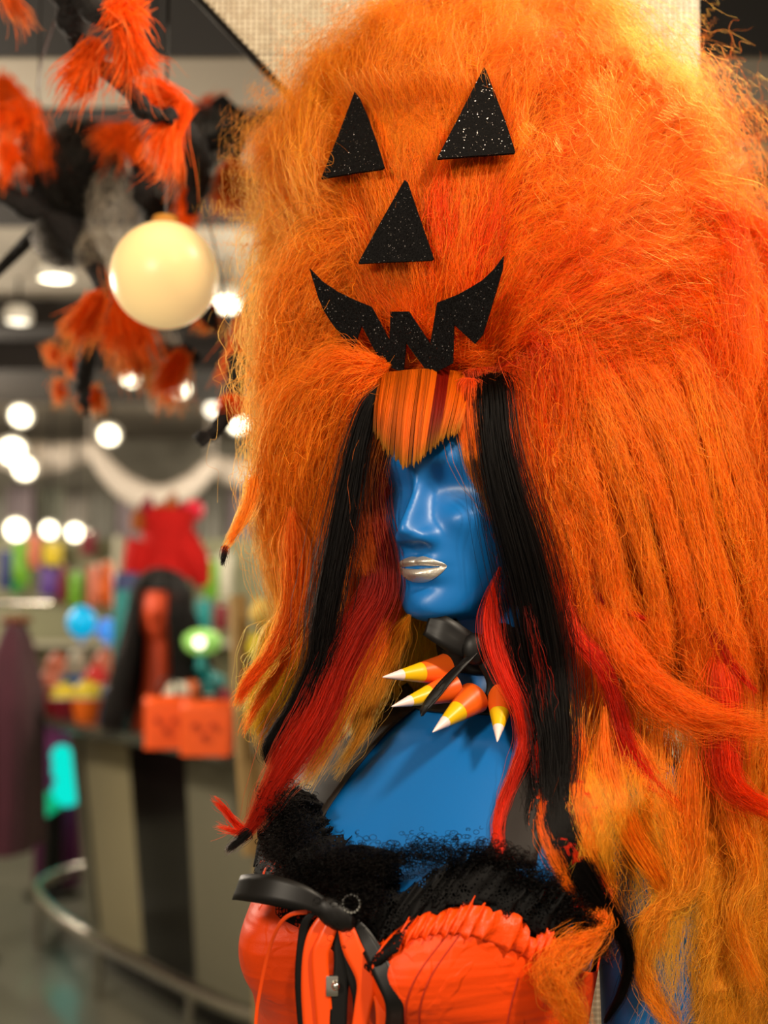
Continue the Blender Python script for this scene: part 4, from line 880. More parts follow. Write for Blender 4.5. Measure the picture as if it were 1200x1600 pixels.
rb('ribbon_tail', [(524, 1432, -258), (508, 1470, -264), (500, 1500, -264), (506, 1580, -262), (512, 1660, -260)], [.010, .012, .013, .013, .012], 'satin_or')
rb('ribbon_tail', [(536, 1434, -260), (550, 1480, -268), (572, 1530, -270), (566, 1580, -268), (552, 1660, -266)], [.011, .0155, .0155, .013, .011], 'satin_or')
rb('ribbon_tail', [(542, 1436, -256), (580, 1510, -264), (600, 1580, -264), (594, 1660, -260)], [.008, .011, .013, .012], 'satin_or')
bw = B(); bmesh.ops.create_uvsphere(bw, u_segments=24, v_segments=14, radius=1, matrix=Matrix.Translation(L(525, 1428, -262)) @ Matrix.Rotation(.5, 4, 'Y') @ Matrix.Diagonal((.0185, .008, .0115, 1)))
for v_ in bw.verts: v_.co += Vector((0, -.001*math.sin(v_.co.x*900), 0))
obj('bow_knot', bw, M['satin'], cor, True)
# rhinestone ring
M['gem'] = mat('rhinestone', srgb(215, 215, 210), .08, .9)
rg = B(); c0 = L(549, 1412, -268)
for k in range(16):
    a_ = 2*PI*k/16; bmesh.ops.create_icosphere(rg, subdivisions=1, radius=.0014, matrix=Matrix.Translation(c0+Vector((.0068*math.cos(a_), .002*math.sin(a_), .0064*math.sin(a_)))))
obj('rhinestone_ring', rg, M['gem'], cor, True, smooth=False)
tc_ = [c0+Vector((.0068*math.cos(a_), .001+.002*math.sin(a_), .0064*math.sin(a_))) for a_ in np.linspace(0, 2*PI, 25)]
obj('ring_setting', tube(B(), tc_, .0009, 6), M['chrome'], cor, True)
bk = B(); p = L(519, 1540, -262); box(bk, tuple(p), (.010, .004, .016), bev=.0015); bmesh.ops.create_uvsphere(bk, u_segments=12, v_segments=8, radius=.0036, matrix=Matrix.Translation(p+Vector((.003, -.004, .001)))); obj('busk_hook', bk, M['chrome'], cor, True)
# ------------------------------------------------------------------ shop behind
def cm(name, r, g, b, rough=.6, **k):
    if name not in M: M[name] = mat(name, srgb(r, g, b), rough, **k)
    return M[name]
CT = [(-.42, 3.86), (-.93, 4.50), (-1.18, 4.83), (-1.52, 5.35), (-1.74, 5.95), (-1.5, 6.5), (-.7, 6.85), (.2, 6.7), (.75, 5.9), (.8, 4.8), (.45, 3.95), (.02, 3.66)]
def closed_path(pts, n=96):
    k = len(pts); P = np.array(pts+pts[:3]); P = np.vstack([P[k-1], P[:k+3]]); out = []
    for q in range(n):
        s_ = q*k/n; i = int(s_); f = s_-i; a, b, c, d = P[i], P[i+1], P[i+2], P[i+3]
        out.append(.5*((2*b)+(-a+c)*f+(2*a-5*b+4*c-d)*f*f+(-a+3*b-3*c+d)*f**3))
    return np.array(out)
CP = closed_path(CT); CC = np.array([-.35, 5.3])
def ring_at(s, z, P=CP): return [Vector((*(CC+(p-CC)*s), z)) for p in P]
counter = tag(empty('counter', (CC[0], CC[1], 0)), 'rounded shop counter with beige and black front panels and a chrome foot rail', 'counter')
CTZ = 1.05
bm = B(); grid_faces(bm, [ring_at(.97, CTZ-.045), ring_at(1.0, CTZ-.035), ring_at(1.0, CTZ-.005), ring_at(.985, CTZ)], closed=True)
bm.verts.ensure_lookup_table(); n_ = len(CP); bm.faces.new([bm.verts[i] for i in range(n_)][::-1]); bm.faces.new([bm.verts[3*n_+i] for i in range(n_)])
obj('worktop', bm, M['counter_top'], counter, True, smooth=False)
bm = B(); grid_faces(bm, [ring_at(.69, .10), ring_at(.78, CTZ-.05)], closed=True); obj('body', bm, M['black'], counter, True, smooth=False)
def cpanel(i0, i1, m, bot=.695, top=.785):
    seg = [CP[i % n_] for i in range(i0, i1+1)]
    o_ = [[Vector((*(CC+(p-CC)*(bot+(top-bot)*t+e)), .10+(CTZ-.155)*t)) for p in seg] for t, e in ((0, 0), (0, .012), (.33, .012), (.66, .012), (1, .012), (1, 0))]
    bm = B(); grid_faces(bm, o_); return obj('front_panel', bm, m, counter, True, smooth=False)
# panel joints follow the photo: narrow dark, beige, black, grey beige
def idx_of_u(u):
    return min(range(-22, 50), key=lambda i: abs(UV((*(CC+(CP[i % n_]-CC)*.78), .9))[0]-u)+ (0 if CP[i % n_][1] < 6.2 else 1e4))
ia, ib, ic, idd = idx_of_u(392), idx_of_u(300), idx_of_u(206), idx_of_u(132)
for i0, i1, mk in ((ib, ic, 'black'), (ic, idd, 'cream'), (idd+1, idd+7, 'greybeige'), (idd+8, idd+14, 'black'), (ia-10, ib, 'greybeige'), (ia-20, ia-10, 'black'), (ia-30, ia-20, 'cream')):
    a0, a1 = min(i0, i1), max(i0, i1); cpanel(a0, a1, M[mk])
bm = B(); pp = ring_at(.90, .22); pp.append(pp[0]); tube(bm, pp, .028, 10); obj('foot_rail', bm, M['chrome'], counter, True)
for i in range(4, n_, 12):
    p = ring_at(.90, 0)[i]; q = ring_at(.72, .22)[i]
    obj('rail_bracket', tube(B(), [Vector((p.x, p.y, .0)), Vector((p.x, p.y, .2))], .014, 8), M['chrome'], counter, True)
bm = B(); grid_faces(bm, [ring_at(.69, 0), ring_at(.69, .11)], closed=True); obj('plinth', bm, M['black'], counter, True, smooth=False)

# ---- ceiling and display lamps (the bright discs)
def emis(name, col, s_):
    m = bpy.data.materials.new(name); m.use_nodes = True; nt = m.node_tree; nt.nodes.clear(); e = N(nt, 'ShaderNodeEmission'); e.inputs[0].default_value = (*col, 1); e.inputs[1].default_value = s_
    o = N(nt, 'ShaderNodeOutputMaterial'); nt.links.new(e.outputs[0], o.inputs[0]); return m
M['lamp'] = emis('warm_lamp_glow', (1.0, .88, .60), 7); M['lamp_dim'] = emis('dim_lamp_glow', (1.0, .88, .66), 3.0); M['ring'] = mat('white_lamp_ring', srgb(225, 220, 208), .4)
def downlight(u, v, r, label, m='lamp', z=None, Y=None, tilt=0.0, stretch=1.0):
    z = z or CEIL
    if Y is None:
        Y = None
        a = (u-600)/FPX; b = (800-v)/FPX; t = (z-CAMZ)/(sp+b*cp); Y = t*(cp-b*sp)
    p = WY(u, v, Y); e = tag(empty('ceiling_light', p), label, 'light', 'warm lamps glowing across the shop')
    nrm = Matrix.Rotation(-tilt, 4, 'X')
    h = B(); lathe(h, [(r*1.0, .0), (r*1.25, .0), (r*1.3, .02), (r*1.25, .05), (r*.9, .07)], 24, close=False, M=nrm); lathe(h, [(r*.9, .069), (.004, .07)], 24, M=nrm, close=False); o = obj('housing', h, M['ring']); o.parent = e
    h = B(); lathe(h, [(r*.05, -.006), (r*.6, -.005), (r, .002)], 24, M=nrm @ Matrix.Diagonal((stretch, 1, 1, 1))); o = obj('bulb', h, M[m]); o.parent = e
    if p.z < CEIL-.12:
        o = obj('stem', tube(B(), [Vector((0, 0, .06)), Vector((0, 0, CEIL-p.z))], .008, 6), M['black']); o.parent = e
for u, v, r, lb, kw in (
    (87, 436, .055, 'bright round ceiling lamp above left of the paper lantern', dict(z=2.86, stretch=1.3)),
    (355, 476, .050, 'bright ceiling lamp just right of the round lantern', dict(z=2.8, tilt=.5)),
    (28, 503, .05, 'dim small ceiling lamp at the left edge', dict(m='lamp_dim', z=2.8)),
    (204, 592, .040, 'small ceiling lamp below the orange feather tuft', dict(z=2.7, tilt=.9)),
    (279, 607, .055, 'ceiling lamp under the lantern behind the furry claw', dict(z=2.7, tilt=.9)),
    (32, 650, .060, 'round lamp at the far left below the dark beams', dict(z=2.72, tilt=1.1)),
    (170, 680, .060, 'round lamp hanging above the white drape', dict(z=2.66, tilt=1.1)),
    (372, 662, .055, 'lamp close beside the lower left of the wig', dict(z=2.66, tilt=1.1)),
    (333, 640, .045, 'dim lamp left of the small black claw', dict(m='lamp_dim', z=2.7, tilt=1.1)),
    (20, 706, .085, 'large bright lamp at the left edge above the drapes', dict(Y=8.5, tilt=1.2)),
    (38, 732, .070, 'second large lamp, low right of the biggest one', dict(Y=8.5, tilt=1.2)),
    (25, 828, .070, 'leftmost of the three lamps in a row before the drapes', dict(Y=8.8, tilt=1.35)),
    (77, 828, .052, 'middle of the three lamps in a row before the drapes', dict(Y=8.8, tilt=1.35)),
    (117, 832, .055, 'right one of the three lamps in a row before the drapes', dict(Y=8.8, tilt=1.35))):
    downlight(u, v, r, lb, **kw)
# ---- white fringe curtain and swag along the far wall
M['drape'] = mat('silver_fringe_cloth', srgb(176, 170, 160), .6, noise=.15, nscale=14); M['swag'] = mat('white_swag_cloth', srgb(216, 204, 190), .7)
cur = tag(empty('fringe_curtain', (-2.4, 9.6, 0)), 'silvery white fringe curtain hanging in folds across the back of the shop', 'curtain')
gg = np.random.default_rng(3)
for k in range(26):
    x0 = -5.0+k*.21; rows = []; hgt = 2.50-.12*abs(math.sin(k*.9)); ph = gg.uniform(0, 6)
    for j in range(8):
        z = hgt-(hgt-1.35+.25*gg.random())*j/7; rows.append([Vector((x0+.2*i/11, 9.55+.05*math.sin(i*1.9+ph)+.02*math.sin(j+ph), z)) for i in range(12)])
    bm = B(); grid_faces(bm, rows); o = obj('curtain_panel', bm, cm('fringe_%d' % (k % 4), *((182, 176, 166), (150, 148, 138), (166, 152, 156), (138, 140, 124))[k % 4], .6), cur, True, smooth=2); solid(o, .006)
def swag(u0, v0, u1, v1, sag, Y, label, wd=.11):
    a, b = WY(u0, v0, Y), WY(u1, v1, Y); pts = []
    for i in range(30):
        t = i/29; p = a.lerp(b, t); p.z -= sag*4*t*(1-t); pts.append(p)
    bm = B(); tube(bm, pts, [wd*(.55+.45*math.sin(PI*i/29)) for i in range(30)], 12)
    for v_ in bm.verts: v_.co.y += .012*math.sin(v_.co.z*70)
    for e_ in (a, b): tube(bm, [e_, Vector((e_.x, e_.y, CEIL))], .006, 6)
    tag(obj('fabric_swag', bm, M['swag'], smooth=2), label, 'drape', 'white cloth swags')
swag(-40, 690, 150, 700, .10, 8.9, 'white cloth swag behind the large left lamps', .12)
swag(140, 695, 335, 720, .32, 8.66, 'white cloth swag dipping deeply above the red wig', .10)
swag(325, 720, 470, 690, .15, 8.9, 'white cloth swag partly hidden behind the orange wig', .11)
# ---- shelving with colourful stock
shelf = tag(empty('display_shelf', (-2.6, 8.75, 0)), 'long pale display shelf unit full of coloured costume stock', 'shelf')
M['shelf'] = mat('pale_shelf_board', srgb(178, 172, 150), .5)
for z in (.35, .80, 1.25):
    obj('shelf_board', box(B(), (-2.6, 8.75, z), (4.6, .42, .03), bev=.004), M['shelf'], shelf, True, smooth=False)
for x in (-4.88, -3.35, -1.85, -.33):
    obj('upright', box(B(), (x, 8.75, 1.0), (.04, .44, 2.0), bev=.004), M['shelf'], shelf, True, smooth=False)
obj('back_panel', box(B(), (-2.6, 8.98, 1.0), (4.6, .02, 2.0)), cm('olive_back_panel', 138, 138, 108, .7), shelf, True, smooth=False)
PAL = dict(orange=(240, 110, 25), red=(200, 35, 30), yellow=(215, 190, 40), lime=(110, 170, 40), purple=(92, 60, 140), salmon=(215, 120, 90), teal=(20, 140, 140), navy=(50, 60, 110), pink=(215, 110, 120), white=(205, 200, 180), green=(40, 150, 60), maroon=(120, 20, 35), brown=(120, 70, 35), cyan=(0, 170, 230), blue=(60, 140, 235), black=(22, 20, 20))
for k, c in PAL.items(): cm('stock_'+k, *c, .45)
def pack(u, v, wpx, hpx, Y, col, what, where, group='packets on the display shelf', hang=True):
    """a blister packet / boxed costume: card, bulging pouch and hanging tab"""
    s_ = Y/FPX; w_, h_ = wpx*s_, hpx*s_; p = WY(u, v+hpx/2, Y)
    e = tag(empty('costume_packet', p), '%s %s %s' % (col, what, where), 'packet', group)
    o = obj('card', box(B(), (0, 0, h_*.5), (w_, .012, h_), bev=.003), M['stock_'+col]); o.parent = e
    bm = B(); bmesh.ops.create_uvsphere(bm, u_segments=16, v_segments=10, radius=1, matrix=Matrix.Translation((0, -.012, h_*.42)) @ Matrix.Diagonal((w_*.42, .035, h_*.36, 1)))
    o = obj('pouch', bm, M['stock_'+col]); o.parent = e
    o = obj('peg_hook', tube(B(), [Vector((0, -.01, h_+.004)), Vector((0, 8.972-Y, h_+.004))], .005, 6), M['chrome']); o.parent = e
    o = obj('hang_tab', box(B(), (0, 0, h_*1.0), (w_*.35, .004, .03), bev=.002), M['stock_white']); o.parent = e
import itertools
SH = ((1.265, 'on the top shelf'), (1.265, 'on the top shelf'), (.815, 'on the middle shelf'))
names = ['costume packet', 'mask packet', 'party bag', 'wig box', 'banner packet']
def shelf_pack(u, v, wpx, hpx, col, desc, Y=8.74):
    pack(u, v, wpx, hpx, Y, col, desc, '')
for u, v, wd, hg, col, ds in (
    (32, 880, 26, 70, 'lime', 'tall packet below the leftmost row lamp'), (52, 862, 20, 50, 'salmon', 'narrow packet between the row lamps'),
    (82, 868, 30, 40, 'yellow', 'square packet under the middle row lamp'), (8, 890, 22, 60, 'navy', 'packet at the left edge of the shelf'),
    (78, 905, 32, 52, 'purple', 'plush packet with a pink band left of centre'), (97, 912, 16, 56, 'maroon', 'slim packet right of the purple one'),
    (118, 920, 22, 52, 'lime', 'packet between the maroon and salmon ones'), (150, 915, 26, 62, 'salmon', 'packet with rounded pouch left of the orange one'),
    (166, 912, 20, 66, 'orange', 'packet nearest the left side of the red wig'), (184, 920, 18, 60, 'red', 'packet beside the tall teal tube'),
    (138, 850, 24, 36, 'maroon', 'small packet high under the curtain'), (330, 905, 22, 60, 'lime', 'packet right of the red wig'),
    (352, 900, 20, 70, 'white', 'packet half hidden near the orange wig'), (318, 960, 24, 46, 'teal', 'packet low behind the black wig'),
    (345, 965, 22, 40, 'maroon', 'small packet behind the green lamp'), (26, 915, 16, 22, 'green', 'little tag above the purple robe')):
    shelf_pack(u, v, wd, hg, col, ds)
# ---- robe on a rack
M['robe'] = mat('plum_velvet', srgb(74, 30, 44), .85, noise=.3, nscale=9, sheen=.2); M['robe2'] = mat('dark_plum_velvet', srgb(38, 16, 24), .9)
rack = tag(empty('clothes_rack', (-1.72, 5.15, 0)), 'chrome clothes rack carrying plum robes at the left edge', 'rack')
obj('rail', tube(B(), [Vector((-2.6, 5.15, 1.52)), Vector((-1.38, 5.15, 1.52))], .014, 10), M['chrome'], rack, True)
for x in (-2.55, -1.665): obj('post', tube(B(), [Vector((x, 5.15, .02)), Vector((x, 5.15, 1.52))], .014, 10), M['chrome'], rack, True)
for x in (-2.55, -1.665): obj('foot', box(B(), (x, 5.15, .02), (.05, .5, .04), bev=.01), M['chrome'], rack, True)
def robe(x, m, label, ln=.92, wdt=.15, rz=0):
    e = tag(empty('robe', (x, 5.15, 1.50)), label, 'robe', 'plum robes on the rack')
    rows = []
    for j in range(14):
        t = j/13; rr = wdt*(.30+.7*min(1, t*3.2)**.7+.25*t); rows.append([Vector((rr*.62*math.cos(a)*(1+.10*math.sin(a*7+x*9)), rr*1.5*math.sin(a)*(1+.10*math.cos(a*6+x*5)), -.05-ln*t)) for a in np.linspace(0, 2*PI, 40, endpoint=False)])
    bm = B(); vs = grid_faces(bm, rows, closed=True); bm.faces.new(vs[0]); o = obj('cloth', bm, m, smooth=2); o.parent = e
    o = obj('hanger', tube(B(), [Vector((0, .15, -.07)), Vector((0, .0, -.02)), Vector((0, 0, .0)), Vector((0, .02, .03)), Vector((0, -.01, .04))], .005, 6, res=16), M['stock_white']); o.parent = e
    o = obj('collar', tube(B(), [Vector((.05*math.cos(a), .06*math.sin(a), -.05)) for a in np.linspace(0, 2*PI, 20)], .018, 8), M['stock_brown']); o.parent = e
robe(-1.53, M['robe'], 'plum velvet robe nearest the counter on the rack'); robe(-1.80, M['robe2'], 'darker plum robe second from the counter end of the rack'); robe(-2.07, M['robe'], 'plum robe third along, cut by the left edge of the photo')
# ---- wig busts on and behind the counter
M['skin_or'] = mat('orange_bust', srgb(232, 88, 50), .5); H_BG = hair_mat('display_wig_hair', rough=.35, diff=.6, tr=.1)
def bust(x, y, z, s_, m, label, cat='bust'):
    """a long-necked wig display head"""
    e = tag(empty('display_bust', (x, y, z)), label, cat)
    pr = [(.085, 0), (.088, .012), (.075, .035), (.058, .09), (.047, .16), (.043, .24), (.042, .31)]
    o = obj('neck_base', lathe(B(), [(r*s_, h*s_) for r, h in pr], 28), m); o.parent = e
    rows = []
    for j in range(20):
        t = j/19; zc = (.28+.235*t)*s_; w_ = .078*math.sin(PI*min(1, t*.92+.06))**.55*s_*(.74+.26*min(1, t*2)); row = []
        for i in range(32):
            a = 2*PI*i/32; nose = .020*s_*math.exp(-((a-1.5*PI)/.16)**2-((t-.42)/.10)**2)+.006*s_*math.exp(-((a-1.5*PI)/.3)**2-((t-.24)/.05)**2)
            row.append(Vector((w_*math.cos(a), (w_*1.18+nose)*math.sin(a)-.01*s_, zc)))
        rows.append(row)
    bm = B(); vs = grid_faces(bm, rows, closed=True); bm.faces.new(vs[0]); bm.faces.new(vs[-1]); o = obj('head', bm, m); o.parent = e
    return e
bY = 4.75; bp_ = WY(246, 1060, bY); bz = CTZ
bust(bp_.x, bY, bz, 1.12, M['skin_or'], 'orange display head with long neck on the counter under the black wig')
def wig_hair(name, c, s_, ln, col, label, spread=.12, n=5200, part_front=True, crown=.105):
    e = tag(empty(name, c), label, 'wig'); P = []
    a = rng.uniform(0, 2*PI, n); el = rng.uniform(.05, 1.2, n); K = 16; out = np.zeros((n, K, 3))
    if part_front: a = np.where(np.abs(((a-1.5*PI+PI) % (2*PI))-PI) < .42, a+PI, a)
    L0 = ln*rng.uniform(.75, 1.0, n)
    for k in range(K):
        t = k/(K-1); th = np.minimum(el+t*2.2, 1.62); over = np.clip((el+t*2.2-1.62)/2.2, 0, 1)
        r = crown*s_*np.sin(th)+spread*s_*over*(.6+.4*np.sin(a*5)*.3)
        out[:, k, 0] = r*np.cos(a); out[:, k, 1] = r*np.sin(a)*1.1; out[:, k, 2] = crown*s_*np.cos(th)*1.15-over/np.maximum(1-(1.62-el)/2.2, .1)*L0
    out += np.stack([noise3(out, .08, c_) for c_ in (0, 1, 2)], -1)*.006
    W_ = out+np.array(c)
    o = strands('hair', [W_], [rad_profile(n, K, .0011)], [np.tile(np.array(col), (n, K, 1))*rng.uniform(.6, 1.3, (n, 1, 1))], H_BG, e, True, px=False)
    cap = B(); rows = [[Vector((crown*.93*s_*math.sin(t)*math.cos(b), crown*.93*1.1*s_*math.sin(t)*math.sin(b), crown*1.08*s_*math.cos(t))) for b in np.linspace(0, 2*PI, 28, endpoint=False)] for t in np.linspace(.02, 1.2, 9)]
    vs = grid_faces(cap, rows, closed=True); cap.faces.new(vs[0]); o = obj('wig_cap', cap, mat(name+'_cap', tuple(min(1, c_*.7) for c_ in col), .8)); o.parent = e
    return e
wig_hair('black_wig', (bp_.x+.01, bY+.01, bz+.47), 1.15, .50, (.012, .010, .009), 'very long straight black wig on the orange display head', spread=.20)
# tall red wig on its own stand behind, with small horns and side tails
rp = WY(262, 900, 6.1)
rw = tag(empty('red_wig', (rp.x, 6.1, CTZ)), 'tall bright red costume wig behind the black wig', 'wig')
M['redhair'] = mat('red_wig_felt', srgb(205, 18, 12), .9, noise=.25, nscale=30, bump=.8, bscale=60); M['redhorn'] = mat('amber_curl', srgb(165, 85, 20), .8)
rc = rp+Vector((0, 0, 0))
def ell(bm, c, r, seg=24): bmesh.ops.create_uvsphere(bm, u_segments=seg, v_segments=seg//2+2, radius=1, matrix=Matrix.Translation(c) @ Matrix.Diagonal((*r, 1))); return bm
S6 = 6.1/FPX
bm = B(); rows = []
for j in range(16):
    t = j/15; z = WY(262, 905-110*t, 6.1).z; w_ = S6*(48-14*t-6*math.sin(t*5)); rows.append([Vector((rp.x+w_*math.cos(a)*(1+.05*math.sin(a*5+j)), 6.1+w_*.8*math.sin(a), z)) for a in np.linspace(0, 2*PI, 28, endpoint=False)])
vs = grid_faces(bm, rows, closed=True); bm.faces.new(vs[0]); bm.faces.new(vs[-1]); obj('crown', bm, M['redhair'], rw, True, smooth=2)
obj('side_tail', tube(B(), [WY(285, 850, 6.1), WY(305, 880, 6.08), WY(318, 915, 6.08)], [.09, .075, .035], 12, res=14), M['redhair'], rw, True)
obj('side_tail', tube(B(), [WY(225, 850, 6.1), WY(213, 890, 6.08), WY(208, 930, 6.08)], [.09, .07, .03], 12, res=14), M['redhair'], rw, True)
for u, v in ((218, 800), (232, 782), (250, 792), (270, 778), (285, 790)):
    obj('curl', tube(B(), [WY(u, v+26, 6.08), WY(u-2, v+8, 6.06), WY(u+3, v-8, 6.08)], [.04, .034, .008], 10, res=10), M['redhorn'] if u in (218, 250, 270) else cm('crimson_curl', 130, 20, 40, .8), rw, True)
obj('stand', lathe(B(), [(.10, 0), (.10, .02), (.025, .03), (.025, .50)], 20, (rp.x, 6.1, CTZ)), M['black'], rw, True)
# red ball, teal tube, blue balloons
def simple(name, bm, m, label, cat, group=None, smooth=True): return tag(obj(name, bm, m, smooth=smooth), label, cat, group)
rb_ = tag(empty('red_pompom', WY(303, 797, 6.4)), 'round bright pink-red ball on a thin stalk beside the red wig', 'ball')
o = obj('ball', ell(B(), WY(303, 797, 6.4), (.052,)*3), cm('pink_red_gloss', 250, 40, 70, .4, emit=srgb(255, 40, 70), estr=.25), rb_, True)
p = WY(303, 797, 6.4); obj('stalk', tube(B(), [Vector((p.x, p.y, CTZ)), Vector((p.x, p.y, p.z-.05))], .006, 8), M['black'], rb_, True)
tt_ = tag(empty('teal_tube', (WY(196, 950, 5.6).x, 5.6, CTZ)), 'tall teal cardboard tube left of the black wig', 'tube')
o = obj('tube_body', lathe(B(), [(.055, 0), (.055, .55), (.052, .56)], 24), M['stock_teal']); o.parent = tt_
o = obj('lid', lathe(B(), [(.058, .53), (.058, .60), (.05, .61)], 24), M['stock_navy']); o.parent = tt_
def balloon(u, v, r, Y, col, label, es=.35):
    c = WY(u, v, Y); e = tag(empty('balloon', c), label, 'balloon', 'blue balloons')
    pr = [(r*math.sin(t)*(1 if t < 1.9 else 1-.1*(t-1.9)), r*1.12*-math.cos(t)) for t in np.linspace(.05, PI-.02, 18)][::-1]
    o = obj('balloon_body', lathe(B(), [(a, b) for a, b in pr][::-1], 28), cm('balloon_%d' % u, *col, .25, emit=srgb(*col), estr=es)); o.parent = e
    o = obj('knot', lathe(B(), [(.004, -r*1.12), (.014, -r*1.12-.02), (.003, -r*1.12-.022)], 12), M['stock_blue']); o.parent = e
    o = obj('string', tube(B(), [Vector((0, 0, -r*1.15)), Vector((.02, 0, -r*1.15-.12)), Vector((0, 0, CTZ+.01-c.z))], .003, 5, res=10), M['stock_white']); o.parent = e
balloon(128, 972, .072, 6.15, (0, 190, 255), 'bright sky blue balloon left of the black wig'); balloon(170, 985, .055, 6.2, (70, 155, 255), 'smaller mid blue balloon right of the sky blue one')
# ---- things on the counter top
def tub(u, v, Y, r, h, col, top, label, group='treat tubs on the counter'):
    x = WY(u, v, Y).x; e = tag(empty('treat_tub', (x, Y, CTZ)), label, 'tub', group)
    o = obj('cup', lathe(B(), [(r*.72, 0), (r*.78, .004), (r, h*.55), (r*1.02, h*.57)], 20), M['stock_'+col]); o.parent = e
    bm = B(); ell(bm, (0, 0, h*.66), (r*.95, r*.95, h*.34), 16)
    for v_ in bm.verts: v_.co += Vector((1, 1, 1))*.006*math.sin(v_.co.x*160+v_.co.z*90)
    o = obj('topping', bm, M['stock_'+top]); o.parent = e
    o = obj('rim', tube(B(), [Vector((r*1.02*math.cos(a), r*1.02*math.sin(a), h*.57)) for a in np.linspace(0, 2*PI, 21)], .004, 6), M['stock_white']); o.parent = e
for u, Y, r, h, c, t, lb in ((72, 5.45, .062, .17, 'red', 'salmon', 'red tub with peach topping at the counter left end'), (100, 5.15, .058, .14, 'maroon', 'yellow', 'maroon tub with yellow topping, second from the left end'),
    (135, 5.0, .060, .16, 'orange', 'yellow', 'orange tub with pale yellow topping before the blue balloon'), (148, 5.5, .055, .20, 'navy', 'red', 'navy tub with red topping under the balloons'),
    (88, 5.9, .06, .24, 'teal', 'salmon', 'tall teal tub at the back left of the counter'), (118, 5.75, .05, .26, 'blue', 'white', 'tall blue tub with white topping behind the others'),
    (165, 5.75, .07, .26, 'black', 'salmon', 'black tub with wide peach topping beside the black hair'), (178, 5.05, .045, .15, 'black', 'navy', 'small black tub close to the black hair'),
    (275, 4.45, .05, .19, 'purple', 'white', 'purple tub with cream topping behind the orange bags'), (292, 4.6, .048, .19, 'black', 'orange', 'black tub with orange topping behind the orange bags'),
    (322, 4.7, .075, .22, 'black', 'teal', 'wide black tub with teal topping under the green lamp'), (350, 4.55, .045, .16, 'maroon', 'maroon', 'maroon tub behind the right orange bag')):
    tub(u, 1100, Y, r, h, c, t, lb)
def bag(u, wpx, Y, label, rz=0):
    x = WY(u, 1100, Y).x; s_ = Y/FPX; w_ = wpx*s_; h_ = .165; e = tag(empty('gift_bag', (x, Y, CTZ), rz), label, 'bag', 'orange gift bags on the counter')
    bm = B(); vs = grid_faces(bm, [[Vector((w_/2*a*(1+.04*t), .045*b*(1-.3*t), h_*t)) for a, b in ((-1, -1), (-.33, -1.05), (.33, -.95), (1, -1), (1, 1), (0, 1), (-1, 1), (-1.0, .0))] for t in np.linspace(0, 1, 6)], closed=True); bm.faces.new(vs[0][::-1])
    o = obj('bag_body', bm, cm('orange_bag_paper', 250, 92, 8, .5)); solid(o, .002); o.parent = e
    for sy in (-1, 1):
        o = obj('handle', tube(B(), [Vector((-w_*.2, .03*sy, h_)), Vector((-w_*.15, .03*sy, h_+.05)), Vector((w_*.15, .03*sy, h_+.05)), Vector((w_*.2, .03*sy, h_))], .004, 6, res=14), M['stock_black']); o.parent = e
    for k, (fx, fz) in enumerate(((-.2, .55), (.18, .55), (0, .35))):
        o = obj('printed_mark', box(B(), (w_*fx, -.047, h_*fz), (w_*.14, .003, h_*.10), bev=.001), cm('bag_print', 190, 52, 5, .6)); o.parent = e
bag(262, 66, 4.05, 'orange gift bag beside the black wig ends, left of the pair', .1); bag(325, 74, 3.86, 'orange gift bag near the counter edge, right of the pair', -.08)
# green-yellow glowing toy
gp = WY(315, 1003, 4.65); gt = tag(empty('green_lamp', (gp.x, 4.65, CTZ+.22)), 'small glowing lime green toy lamp behind the orange bags', 'lamp')
o = obj('glass_dome', ell(B(), (0, 0, gp.z-CTZ-.22), (.075, .06, .05)), cm('lime_glow', 150, 210, 110, .4, emit=srgb(160, 220, 100), estr=.35)); o.parent = gt
o = obj('bulb', ell(B(), (0, -.055, gp.z-CTZ-.22), (.022, .02, .022)), M['lamp_dim']); o.parent = gt
o = obj('lamp_foot', lathe(B(), [(.03, -.005), (.035, .0), (.02, .02), (.02, gp.z-CTZ-.25)], 16), M['stock_teal']); o.parent = gt
# cyan lit inflatable left under the counter
M['cyan_glow'] = emis('cyan_glow', srgb(10, 225, 205), 1.0); M['green_glow'] = emis('green_glow', srgb(20, 185, 125), .8)
gy = 6.6; ig = tag(empty('glowing_ghost', (WY(90, 1250, gy).x, gy, 0)), 'glowing turquoise inflatable figure on the floor left of the counter', 'inflatable')
for nm, u, v, ru, rv, m in (('head', 96, 1180, 15, 16, 'cyan_glow'), ('body', 105, 1200, 23, 26, 'cyan_glow'), ('belly', 106, 1235, 24, 24, 'cyan_glow'), ('tail', 70, 1258, 27, 20, 'green_glow')):
    q = gy/FPX; obj(nm, ell(B(), WY(u, v, gy), (ru*q, .08, rv*q)), M[m], ig, True)
obj('weighted_base', lathe(B(), [(.14, 0), (.14, .02), (.05, .05), (.05, WY(80, 1262, gy).z)], 20, (WY(84, 1250, gy).x, gy, 0)), M['black'], ig, True)
mg = tag(empty('magenta_box', (WY(95, 1140, 6.9).x, 6.9, 0)), 'magenta storage box standing behind the counter left end', 'box')
o = obj('box_body', box(B(), (0, 0, .42), (.22, .2, .84), bev=.01), cm('magenta_card', 120, 40, 100, .6)); o.parent = mg
o = obj('box_lid', box(B(), (0, 0, .86), (.235, .215, .05), bev=.01), cm('magenta_lid', 140, 60, 120, .6)); o.parent = mg
